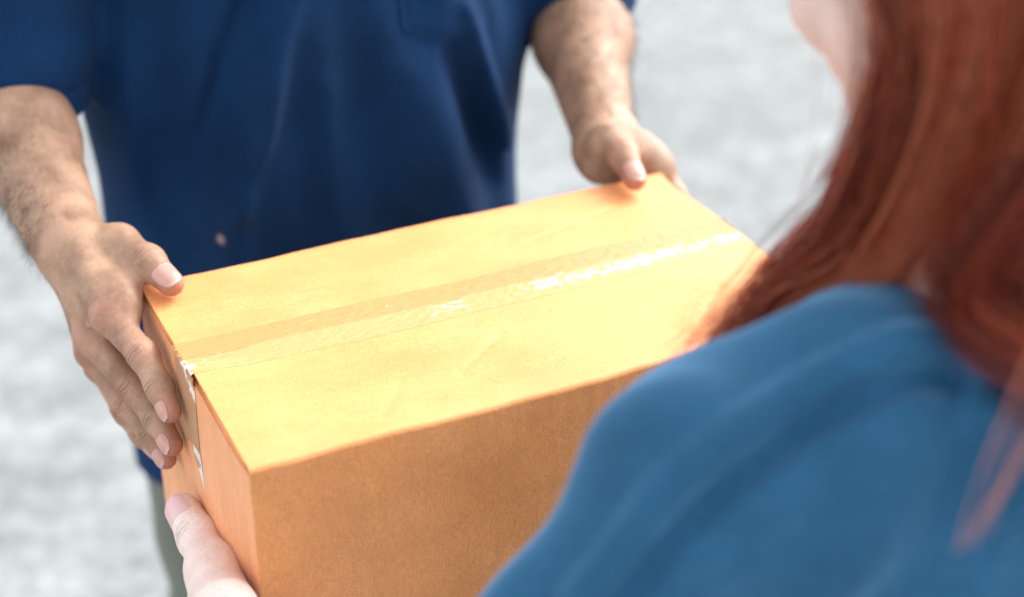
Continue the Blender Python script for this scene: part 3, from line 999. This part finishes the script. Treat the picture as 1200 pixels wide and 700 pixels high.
mP, mA = head(FB, V(.233, .535, 1.665), (0, -1, -.35), (0, -.3, 1), 1.04)
m_blush = [(q[2], .014, .9) for q in R_F] + [(q[0], .013, .7) for q in R_F] + [(q, .016, .75) for q in R_MCP] + \
          [(R_T[3], .014, .8), (R_T[2], .012, .4), (L_T[3], .014, .9), (L_T[2], .013, .4)] + [(q[2], .014, .7) for q in L_F]
body_m = person_body('body', FB, [(FR, -.13, .12, .45, .70), (FL, .36, .62, .45, .72)], 1.265, M_MSKIN, man, m_blush)
def add_creases(m, joints):
    """skin folds across the backs of the joints, as relief: (point on the back of the joint, finger axis, reach, spacing)"""
    nt = m.node_tree
    b = nt.nodes['Principled BSDF']
    tc = N(nt, 'ShaderNodeTexCoord')
    wob = N(nt, 'ShaderNodeTexNoise', in_Scale=190, in_Detail=2)
    nt.links.new(tc.outputs['Object'], wob.inputs['Vector'])
    total = None
    for c, ax, reach, sp in joints:
        sub = N(nt, 'ShaderNodeVectorMath', operation='SUBTRACT'); sub.inputs[1].default_value = tuple(c)
        nt.links.new(tc.outputs['Object'], sub.inputs[0])
        dot = N(nt, 'ShaderNodeVectorMath', operation='DOT_PRODUCT'); dot.inputs[1].default_value = tuple(unit(ax))
        nt.links.new(sub.outputs[0], dot.inputs[0])
        t = N(nt, 'ShaderNodeMath', operation='MULTIPLY_ADD', in_1=0.0042)        # wavering lines
        nt.links.new(wob.outputs[0], t.inputs[0]); nt.links.new(dot.outputs['Value'], t.inputs[2])
        mp = N(nt, 'ShaderNodeMapRange'); mp.inputs[1].default_value = -2.2 * sp + .0021; mp.inputs[2].default_value = 2.2 * sp + .0021
        nt.links.new(t.outputs[0], mp.inputs[0])
        r = ramp(nt, mp.outputs[0], [(0.0, (1, 1, 1)), (0.20, (.95, .95, .95)), (0.26, (.35, .35, .35)), (0.32, (1, 1, 1)), (0.45, (1, 1, 1)), (0.52, (0, 0, 0)), (0.59, (1, 1, 1)), (0.73, (1, 1, 1)), (0.79, (.4, .4, .4)), (0.85, (1, 1, 1))])
        ln = N(nt, 'ShaderNodeVectorMath', operation='LENGTH'); nt.links.new(sub.outputs[0], ln.inputs[0])
        mk = N(nt, 'ShaderNodeMapRange'); mk.inputs[1].default_value = reach; mk.inputs[2].default_value = reach * .35
        nt.links.new(ln.outputs['Value'], mk.inputs[0])
        inv = N(nt, 'ShaderNodeMath', operation='SUBTRACT'); inv.inputs[0].default_value = 1.0
        nt.links.new(r.outputs[0], inv.inputs[1])
        mu = N(nt, 'ShaderNodeMath', operation='MULTIPLY'); nt.links.new(inv.outputs[0], mu.inputs[0]); nt.links.new(mk.outputs[0], mu.inputs[1])
        if total is None:
            total = mu.outputs[0]
        else:
            ad = N(nt, 'ShaderNodeMath', operation='ADD'); nt.links.new(total, ad.inputs[0]); nt.links.new(mu.outputs[0], ad.inputs[1]); total = ad.outputs[0]
    bp = N(nt, 'ShaderNodeBump'); bp.invert = True
    bp.inputs['Strength'].default_value = 1.0; bp.inputs['Distance'].default_value = 0.0011
    nt.links.new(total, bp.inputs['Height'])
    old = b.inputs['Normal'].links[0].from_socket
    nt.links.new(old, bp.inputs['Normal']); nt.links.new(bp.outputs[0], b.inputs['Normal'])

def joint_creases(mcp, fing, thumb, dorsal, tup, n=4):
    out = []
    for i in range(n):
        p = [np.asarray(mcp[i])] + [np.asarray(q) for q in fing[i]]
        for k in (1, 2):
            ax = unit(p[k] - p[k - 1]); sd = unit(np.cross(ax, unit(dorsal))); dd = unit(np.cross(sd, ax))
            out.append((p[k] + dd * .0105, unit(p[k + 1] - p[k - 1]), .013 if k == 1 else .010, .0028))
    ax = unit(np.asarray(thumb[2]) - np.asarray(thumb[1])); sd = unit(np.cross(ax, tup)); dd = unit(np.cross(sd, ax))
    out.append((np.asarray(thumb[2]) + dd * .0115, ax, .0155, .0034))
    return out
add_creases(M_MSKIN, joint_creases(R_MCP, R_F, R_T, (-.92, .05, .38), (-.25, -.15, 1)) + joint_creases(L_MCP, L_F, L_T, (.92, .1, .38), (.1, -.2, 1), 0))
eyes(mP, mA, 1.04, man)
MD = (-.80, -.25, .55)
nail(FR, R_T[3], R_T[2], (-.25, -.15, 1), .0150, .0165, M_MNAIL, body_m, .0015)
for i in range(4):
    nail(FR, R_F[i][2], R_F[i][1], (-.95, -.1, .25), .0108, .0115, M_MNAIL, body_m, .0005)
nail(FL, L_T[3], L_T[2], (.1, -.2, 1), .0150, .0160, M_MNAIL, body_m, .0010)
for i in range(4):
    nail(FL, L_F[i][2], L_F[i][1], (.95, -.1, .25), .0108, .0115, M_MNAIL, body_m, .0005)

# --- hair on the forearms
def arm_hair(F, e, w, n, out):
    e, w = np.asarray(e), np.asarray(w)
    v, q = F.nets()
    ax = unit(w - e); t = (v - e) @ ax / np.linalg.norm(w - e)
    keep = np.nonzero((t > 0.12) & (t < 0.97))[0]
    nrm = vnormals(v, q)
    if ((v - (e + np.outer((v - e) @ ax, ax))) * nrm).sum() < 0: nrm = -nrm
    pr = np.clip(nrm[keep] @ unit(out) + 0.25, 0.02, 1); pr /= pr.sum()
    pick = rng.choice(keep, n, p=pr)
    L = rng.uniform(.007, .017, n)[:, None]
    d = nrm[pick] * 0.30 + ax * 0.85 + rng.normal(0, .28, (n, 3)) + unit(out) * 0.15
    d /= np.linalg.norm(d, axis=1, keepdims=True)
    s = np.linspace(0, 1, 4)[None, :, None]
    P = v[pick][:, None] + d[:, None] * L[:, None] * s + nrm[pick][:, None] * (0.0009 * np.sin(s * math.pi))
    Vt, qq, tn = strand_mesh(P, np.full(n, 0.00010), rng.uniform(0, 1, n))
    o = link('arm_hair', np_mesh('arm_hair', Vt, [qq], True, {'tone': tn}), M_BLACKHAIR, body_m)
    o['kind'] = 'stuff'
arm_hair(FR, R_E, R_W, 2100, (-.8, -.1, -.1))
arm_hair(FL, L_E, L_W, 1300, (.2, -.2, .3))

# --- head hair
def hair_cap(name, P, A, s, parent, mat, low):
    F = Field(tuple(P(0, 0, 0) - .2), tuple(P(0, 0, 0) + .2), 0.005, 0.04)
    F.ell(P(0, -0.020, 0.036), (0.082 * s, 0.096 * s, 0.092 * s), A, 0.02)
    F.ell(P(0, 0.085, -0.035), (0.085 * s, 0.062 * s, 0.085 * s), A, 0.01, carve=True)
    F.ell(P(0, -0.02, low), (0.12 * s, 0.14 * s, 0.07 * s), A, 0.01, carve=True)
    X, Y, Z = np.meshgrid(*F.ax, indexing='ij', sparse=True)
    F.f += (0.0022 * np.sin(X * 160 + Y * 60) * np.sin(Z * 130 + Y * 90)).astype(np.float32)
    return sdf_part(name, F, mat, parent, {'tone': lambda v: rng.uniform(0, .5, len(v))})
hair_cap('hair', mP, mA, 1.04, man, M_BLACKHAIR, -.125)

# --- shirt
def seg_ridge(U, Wz, a, b, width, amp, end=0.35):
    a, b = np.asarray(a, float), np.asarray(b, float)
    ab = b - a; L2 = ab @ ab
    t = ((U - a[0]) * ab[0] + (Wz - a[1]) * ab[1]) / L2
    tc = np.clip(t, 0, 1)
    d2 = (U - a[0] - tc * ab[0]) ** 2 + (Wz - a[1] - tc * ab[1]) ** 2
    return amp * np.exp(-d2 / width ** 2) * (1 - end * np.abs(2 * tc - 1) ** 2)
FS = Field((-.150, .36, .69), (.635, .78, 1.55), 0.003, 0.05)
for a, b, ra, rb, kx in ((V(.246, .575, 1.36), V(.249, .572, 1.15), .195, .207, 1.50), (V(.249, .572, 1.15), V(.249, .572, .70), .207, .210, 1.45)):
    FS.cap(a, b, ra, rb, 0.04, (0, 1, 0), kx)
FS.cap(V(.07, .580, 1.420), V(.40, .585, 1.420), 0.066, 0.066, 0.07)
FS.cap(V(.233, .578, 1.42), V(.233, .57, 1.50), 0.085, 0.072, 0.05)
sl = []
for S, E_, sg in ((R_S, R_E, -1), (L_S, L_E, 1)):
    a = S + V(0, 0, -.012); b = S + (E_ - S) * 1.1
    s, X, Y, Z = FS.block([a, b], .075)
    d = FS.d_cap(X, Y, Z, a, b, .066, .070)
    d = d + 0.0030 * np.sin(Z * 62 + Y * 30 * sg) * np.sin(X * 25 + Z * 33 + 1)
    n = unit(E_ - S + V(0, .10, 0.0)); hp = S + (E_ - S) * 0.97
    pl = (X - hp[0]) * n[0] + (Y - hp[1]) * n[1] + (Z - hp[2]) * n[2]
    # turned hem: a band a little proud, with a stitched groove
    d = d - 0.0010 * np.exp(-((pl + 0.012) / 0.012) ** 4) + 0.0012 * np.exp(-((pl + 0.025) / 0.0022) ** 2)
    d = np.maximum(d, pl)
    FS.put(s, d, 0.022)
    sl.append((S, E_, hp))
X, Y, Z = np.meshgrid(*FS.ax, indexing='ij', sparse=True)
front = 1 / (1 + np.exp((Y - 0.50) / 0.02))
body_w = 1 / (1 + np.exp((np.abs(X - .244) - 0.195) / 0.01))
UX, UZ = X + 0 * Z, Z + 0 * X
fold = (seg_ridge(UX, UZ, (.205, 1.30), (.130, 1.06), .0150, .0110) + seg_ridge(UX, UZ, (.130, 1.07), (.11, .80), .02, .0065) + seg_ridge(UX, UZ, (.120, 1.17), (.075, 1.02), .016, .006)
        - seg_ridge(UX, UZ, (.180, 1.28), (.100, 1.09), .016, .0125) - seg_ridge(UX, UZ, (.075, 1.22), (.085, 1.05), .030, .0110)
        + seg_ridge(UX, UZ, (.065, 1.24), (.055, .98), .016, .007)
        - seg_ridge(UX, UZ, (.338, 1.17), (.392, 1.02), .0135, .0130) + seg_ridge(UX, UZ, (.355, 1.21), (.412, 1.05), .0095, .0075)
        + seg_ridge(UX, UZ, (.305, 1.16), (.345, .98), .026, .011) - seg_ridge(UX, UZ, (.245, 1.22), (.255, .95), .024, .006)
        + seg_ridge(UX, UZ, (.215, 1.16), (.215, .92), .015, .004)
        + 0.0036 * np.sin(UX * 52 + np.sin(UZ * 9) * 1.6 + 0.7) * np.sin(UZ * 7 + UX * 5) + .0014 * np.sin(UX * 105 + UZ * 14))
FS.f -= (2.6 * fold * front * body_w).astype(np.float32)
side = 1 - body_w
FS.f -= (0.0030 * np.sin(Z * 34 + Y * 26) * np.sin(Y * 41 + Z * 6) * (Y > .46) * body_w).astype(np.float32)
# hem, sleeve and neck openings
FS.f = np.maximum(FS.f, (0.722 + 0.006 * np.sin(X * 17) - Z).astype(np.float32))
FS.cap(V(.249, .572, .60), V(.249, .572, .84), .200, .196, 0.004, (0, 1, 0), 1.42, carve=True)
for S, E_, hp in sl:
    FS.cap(hp + (S - hp) * 0.25, hp + (E_ - hp) * 2.0, .0600, .0640, 0.003, carve=True)
FS.cap(V(.233, .565, 1.49), V(.233, .55, 1.60), .058, .075, 0.004, carve=True)
shirt_m, sv, sq = sdf_part('shirt', FS, M_NAVY, man)

py = 0.40
for _ in range(60):
    py += float(np.clip(FS.sample(np.array([[.115, py, 1.027]]))[0], -.01, .01)) * 0.8
M_NAVY.node_tree.nodes['fleck_place'].inputs[1].default_value = (.115, py, 1.027)

# chest pocket: a thin patch stitched on the shirt front
def pocket():
    nu, nv = 40, 44
    cx0, cx1, z0, z1 = .286, .408, 1.172, 1.30
    u, v = np.meshgrid(np.linspace(0, 1, nu), np.linspace(0, 1, nv), indexing='ij')
    x = cx0 + u * (cx1 - cx0) + 0.004 * (1 - v)
    zb = z0 + np.abs(u - 0.55) * 0.050
    z = zb + v * (z1 - zb)
    P = np.stack([x, np.full_like(x, .43), z], -1).reshape(-1, 3)
    y = np.full(len(P), 0.40)
    for _ in range(40):                                  # march along +Y to the cloth
        P[:, 1] = y
        y = y + np.clip(FS.sample(P), -0.01, 0.01) * 0.8
    d = np.minimum.reduce([u, 1 - u, v * 1.0, 1 - v]).reshape(-1)
    edge = np.minimum(np.minimum(u, 1 - u) * (cx1 - cx0), np.minimum(v, 1 - v) * (z1 - z0)).reshape(-1)
    P[:, 1] = y - 0.0034 + 0.0022 * np.exp(-((edge - 0.006) / 0.0022) ** 2) + 0.0020 * np.exp(-(edge / 0.0012) ** 2)
    Q = P + np.array([0, .0030, 0])
    n = nu * nv
    i, j = np.meshgrid(np.arange(nu - 1), np.arange(nv - 1), indexing='ij')
    a = (i * nv + j).ravel()
    top = np.stack([a, a + nv, a + nv + 1, a + 1], 1)
    ring = np.concatenate([np.arange(nv), np.arange(1, nu) * nv + nv - 1, (nu - 1) * nv + np.arange(nv - 2, -1, -1), np.arange(nu - 2, 0, -1) * nv])
    r2 = np.roll(ring, -1)
    link('pocket', np_mesh('pocket', np.concatenate([P, Q]), [top, top[:, ::-1] + n, np.stack([ring, r2, r2 + n, ring + n], 1)[:, ::-1]]), M_NAVY, shirt_m)
pocket()
leg_set(man, [V(.143, .575, .86), V(.336, .575, .86)], [V(.132, .562, .48), V(.342, .57, .48)], [V(.124, .59, .09), V(.350, .60, .09)], M_OLIVE, M_SHOE, (0, -1, 0), 1.04, .86)

# ================================================================== the woman
woman = empty('person', (.32, -.28, 0), 'auburn-haired woman in a blue shirt seen from behind, taking the near side of the box', 'person')
L2_S = V(.165, -.266, 1.200); L2_E = V(.002, -.232, .985); L2_W = V(-.038, -.050, .945)
W_T = [V(-.030, -.015, .985), V(-.0155, .060, .981), V(-.0125, .106, .976), V(-.0150, .136, .9815)]
W_MCP = [V(-.014, .060, .925), V(-.012, .050, .905), V(-.010, .036, .889), V(-.006, .020, .878)]
W_F = [[V(.008, .098, .880), V(.030, .106, .8755), V(.050, .108, .8755)],
       [V(.020, .078, .8745), V(.046, .082, .8745), V(.068, .083, .8745)],
       [V(.022, .052, .8745), V(.048, .055, .8745), V(.068, .056, .8745)],
       [V(.024, .026, .8745), V(.044, .030, .8745), V(.060, .032, .8745)]]
FW = Field((-.115, -.33, .845), (.21, .185, 1.155), 0.0016)
def w_forearm(F):
    F.cap(L2_S, L2_E, 0.044, 0.037, 0.02)
    mid = L2_E * 0.65 + L2_W * 0.35
    F.cap(L2_E, mid, 0.036, 0.035, 0.02)
    F.cap(mid, L2_W, 0.035, 0.0235, 0.02)
w_forearm(FW)
hand(FW, L2_W, W_MCP, W_F, W_T, (-.85, .2, -.4), 1.0)
FW.cap(V(-.0265, -.006, .998), V(-.0155, .062, .980), .0235, .0138, .02)
FW.cap(W_T[1], W_T[2], .0138, .0114, .01)
FW.cap(W_T[2], W_T[3], .0122, .0108, .01)
thumb_creases(FW, W_T[1], W_T[2], (-.72, -.42, .55), 1.1, .0122)
R2_S = V(.500, -.275, 1.218); R2_E = V(.545, -.20, .985); R2_W = V(.492, .015, .965)
RM = [V(.484, .085, .950), V(.486, .082, .928), V(.484, .074, .908), V(.480, .064, .892)]
RF = [[V(.477, .125, .945), V(.4730, .150, .942), V(.4705, .170, .940)],
      [V(.478, .125, .920), V(.4735, .153, .915), V(.4708, .174, .912)],
      [V(.477, .115, .899), V(.4730, .142, .897), V(.4705, .162, .896)],
      [V(.470, .095, .878), V(.452, .108, .8755), V(.436, .112, .8755)]]
RT = [V(.486, .030, .975), V(.4800, .070, .990), V(.4740, .105, .998), V(.4712, .132, 1.002)]
FX = Field((.40, -.30, .85), (.62, .21, 1.155), 0.0022)
FX.cap(R2_S, R2_E, 0.044, 0.037, 0.02)
FX.cap(R2_E, R2_E * .65 + R2_W * .35, 0.036, 0.035, 0.02)
FX.cap(R2_E * .65 + R2_W * .35, R2_W, 0.035, 0.0235, 0.02)
hand(FX, R2_W, RM, RF, RT, (.95, -.1, .2), .95)
FWB = Field((.06, -.48, .02), (.60, -.03, 1.62), 0.005, 0.06)
FWB.cap(V(.325, -.270, 1.09), V(.325, -.275, 1.03), 0.120, 0.112, 0.05, (0, 1, 0), 1.9)
FWB.cap(V(.325, -.275, 1.03), V(.325, -.28, .86), 0.112, 0.135, 0.05, (0, 1, 0), 1.7)
FWB.cap(V(.185, -.262, 1.212), V(.465, -.268, 1.212), 0.034, 0.034, 0.05)
FWB.cap(L2_S, L2_E, 0.044, 0.037, 0.03)
FWB.cap(R2_S, R2_E, 0.044, 0.037, 0.03)
for hx in (.245, .405):
    FWB.cap(V(hx, -.285, .80), V(hx, -.285, .44), 0.078, 0.050, 0.03)
    FWB.cap(V(hx, -.285, .44), V(hx, -.30, .09), 0.050, 0.034, 0.03)
    FWB.cap(V(hx, -.30, .06), V(hx, -.21, .045), 0.028, 0.022, 0.03)
FWB.cap(V(.338, -.275, 1.21), V(.345, -.230, 1.42), 0.050, 0.045, 0.03)
W_HC = V(.346, -.188, 1.468); W_FWD = V(-.30, 1, -.55); W_UP = V(0, .45, 1)
wP, wA = head(FWB, W_HC, W_FWD, W_UP, 0.97, False)
W_HC_ = V(.346, -.188, 1.468)
w_blush = [(W_HC_ + V(0, .02, -.04), .13, .55), (W_T[3], .014, .35), (W_T[2], .010, .25), (W_T[1], .016, .12)] + [(q[2], .012, .5) for q in W_F + RF]
body_w2 = person_body('body', FWB, [(FW, .02, .24, -.38, -.14), (FX, .42, .60, -.38, -.12)], 1.145, M_WSKIN, woman, w_blush)
add_creases(M_WSKIN, joint_creases(W_MCP, W_F, W_T, (-.85, .2, -.4), (-.72, -.42, .55), 0))
eyes(wP, wA, .97, woman)
nail(FW, W_T[3], W_T[2], (-.72, -.42, .55), .0165, .0190, M_WNAIL, body_w2, .001)
for i in range(4):
    nail(FW, W_F[i][2], W_F[i][1], (0, 0, -1), .010, .011, M_WNAIL, body_w2)
nail(FX, RT[3], RT[2], (.9, 0, .4), .013, .014, M_WNAIL, body_w2)
for i in range(3):
    nail(FX, RF[i][2], RF[i][1], (1, 0, .1), .010, .011, M_WNAIL, body_w2)

# --- her shirt
FT = Field((-.09, -.50, .70), (.68, -.10, 1.37), 0.004, 0.06)
for z, r, hw in ((1.212, .048, .06), (1.17, .062, .085), (1.11, .075, .09), (1.04, .079, .085), (.97, .079, .078), (.90, .083, .082), (.83, .088, .092), (.76, .090, .098)):
    FT.cap(V(.327 - hw, -.272, z), V(.327 + hw, -.272, z), r, r, .05)
FT.cap(V(.172, -.265, 1.207), V(.25, -.268, 1.224), .050, .051, .06)
FT.cap(V(.25, -.268, 1.224), V(.33, -.272, 1.232), .051, .050, .06)
FT.cap(V(.485, -.277, 1.218), V(.34, -.277, 1.232), .052, .052, .04)
FT.cap(V(.348, -.277, 1.15), V(.354, -.262, 1.226), .085, .056, .05)
for S, E_, Wr in ((L2_S, L2_E, L2_W), (R2_S, R2_E, R2_W)):
    FT.cap(S, E_, .056, .052, .055)
    FT.cap(E_, E_ * .35 + Wr * .65, .050, .042, .02)
X, Y, Z = np.meshgrid(*FT.ax, indexing='ij', sparse=True)
FT.f -= (0.0038 * np.sin(X * 40 + Z * 22 + 4 * np.sin(Y * 8)) * np.sin(Z * 30 - X * 14 + Y * 20) + .0018 * np.sin(X * 85 - Z * 60 + Y * 40)).astype(np.float32)
# drop-shoulder seam: a raised, stitched band with the back panel lying lower behind it
SEAM = [V(0.086, -0.298, 1.167), V(0.103, -0.305, 1.194), V(0.119, -0.313, 1.225), V(0.141, -0.315, 1.247), V(0.172, -0.31, 1.258), V(0.205, -0.305, 1.266), V(0.226, -0.31, 1.277), V(0.252, -0.315, 1.284), V(0.274, -0.315, 1.281), V(0.296, -0.321, 1.273), V(0.311, -0.339, 1.264)]
SEAM, seam_n = FT.project(catmull(SEAM, 48), 20)
for off, r_, dep, carve in ((0.0, .0100, .0010, True), (.014, .0075, -.0040, False)):
    up_side = np.cross(np.gradient(SEAM, axis=0), seam_n); up_side /= np.linalg.norm(up_side, axis=1, keepdims=True)
    up_side *= np.sign(up_side @ V(-.6, .5, .3))[:, None]
    path, pn = FT.project(SEAM + up_side * off, 20)
    path = path + pn * dep
    for a, b in zip(path[:-1], path[1:]):
        FT.cap(a, b, r_, r_, .006 if carve else .008, carve=carve)
FT.f = np.maximum(FT.f, (0.735 - Z).astype(np.float32))
FT.cap(V(.327, -.272, .68), V(.327, -.272, .80), .165, .160, .004, (0, 1, 0), 2.1, carve=True)
FT.cap(V(.346, -.258, 1.243), V(.346, -.225, 1.35), .048, .056, .004, carve=True)
for E_, Wr in ((L2_E, L2_W), (R2_E, R2_W)):
    FT.cap(E_ * .45 + Wr * .55, Wr, .034, .034, .003, carve=True)
shirt_w, _, _ = sdf_part('shirt', FT, M_DENIM, woman)
leg_set(woman, [V(.245, -.285, .80), V(.405, -.285, .80)], [V(.243, -.275, .44), V(.407, -.275, .44)], [V(.238, -.30, .08), V(.412, -.30, .08)], M_DARKJEAN, M_WSHOE, (0, 1, 0), .90, .82)

# --- her hair
def woman_hair():
    F = Field(tuple(W_HC - .23), tuple(W_HC + .2), 0.005, 0.05)
    F.ell(wP(0, -0.024, 0.034), (0.086, 0.100, 0.092), wA, 0.02)
    F.ell(wP(0, -0.055, -0.05), (0.075, 0.055, 0.090), wA, 0.03)
    F.ell(wP(0, 0.095, -0.045), (0.088, 0.085, 0.098), wA, 0.012, carve=True)
    cv, cq = F.nets()
    ct = 0.12 + 0.12 * np.sin(cv[:, 0] * 260 + cv[:, 2] * 40)
    Vs, Qs, Ts = [cv], [cq], [ct]
    off = len(cv)
    def add(P, radii, n, **kw):
        nonlocal off
        p, t = bundle(P, radii, n, **kw)
        v, q, tn = strand_mesh(p, rng.uniform(.00022, .00050, n), t)
        Vs.append(v); Qs.append(q + off); Ts.append(tn); off += len(v)
    # the curtain over the side and back of the head, sweeping forward over the left shoulder
    for k in range(9):
        a = k / 8
        root = wP(-0.030 + 0.03 * a, 0.015 - 0.105 * a, 0.100 - 0.012 * a)
        side_ = wP(-0.086 + 0.012 * a, -0.030 - 0.060 * a, 0.025)
        low = wP(-0.080 + 0.026 * a, -0.035 - 0.060 * a, -0.055)
        sh = V(.293 + .016 * a, -.215 - .045 * a, 1.325 - .01 * a)
        end = V(.272 + .014 * a, -.185 - .024 * a, 1.262)
        end2 = V(.238 + .010 * a, -.172 - .02 * a, 1.205)
        add([root, side_, low, sh, end, end2], [.016, .019, .019, .017, .017, .014], 270, m=22, tone=(0.50 + 0.30 * ((k * 5) % 3 - 1) * .6, .28), clump=8)
    # back of the head, falling behind the neck and down the back
    for k in range(6):
        a = k / 5
        root = wP(-0.02 + 0.05 * a, -0.06, 0.11)
        mid = wP(-0.055 + 0.11 * a, -0.125, 0.01)
        low = wP(-0.045 + 0.11 * a, -0.108, -0.09)
        sh = V(.288 + .09 * a, -.300 - .02 * a, 1.318)
        end = V(.312 + .09 * a, -.352 - .015 * a, 1.288)
        end2 = V(.348 + .08 * a, -.400, 1.215)
        add([root, mid, low, sh, end, end2], [.016, .022, .020, .015, .013, .012], 300, m=20, tone=(0.36, .24), clump=5, wave=.002)
    # the right-hand side
    for k in range(3):
        a = k / 2
        add([wP(0.03, 0.03 - .08 * a, 0.105), wP(0.088, 0.0 - .07 * a, 0.01), wP(0.085, -0.02 - .06 * a, -0.09), V(.43, -.22 - .05 * a, 1.25), V(.44, -.17, 1.13)], [.015, .02, .02, .018, .012], 160, m=16, tone=(0.42, .15))
    # flyaways round the curtain
    for k in range(5):
        a = k / 4
        add([wP(-0.03, 0.01 - 0.08 * a, 0.10), wP(-0.088, -0.020 - 0.05 * a, 0.025), wP(-0.082, -0.030 - 0.05 * a, -0.055), V(.292 + .02 * a, -.212 - .04 * a, 1.322), V(.270 + .014 * a, -.182 - .02 * a, 1.262), V(.232, -.165, 1.215)],
            [.022, .026, .026, .022, .018, .014], 34, m=24, tone=(.7, .2), clump=2, wave=.005)
    # loose locks
    add([wP(-0.060, 0.020, 0.090), wP(-0.080, 0.012, 0.02), V(.318, -.205, 1.400), V(.306, -.190, 1.365), V(.296, -.180, 1.325)], [.004, .007, .009, .009, .008], 36, m=18, tone=(.6, .12), wave=.004)
    add([V(.262, -.404, 1.362), V(.245, -.413, 1.342), V(.228, -.422, 1.317), V(.212, -.429, 1.294), V(.200, -.433, 1.278)], [.005, .006, .006, .004], 11, m=14, tone=(.9, .05), clump=2)
    v, q, t = np.concatenate(Vs), np.concatenate(Qs), np.concatenate(Ts)
    link('hair', np_mesh('hair', v, [q], True, {'tone': np.clip(t, 0, 1)}), M_AUBURN, woman)
woman_hair()
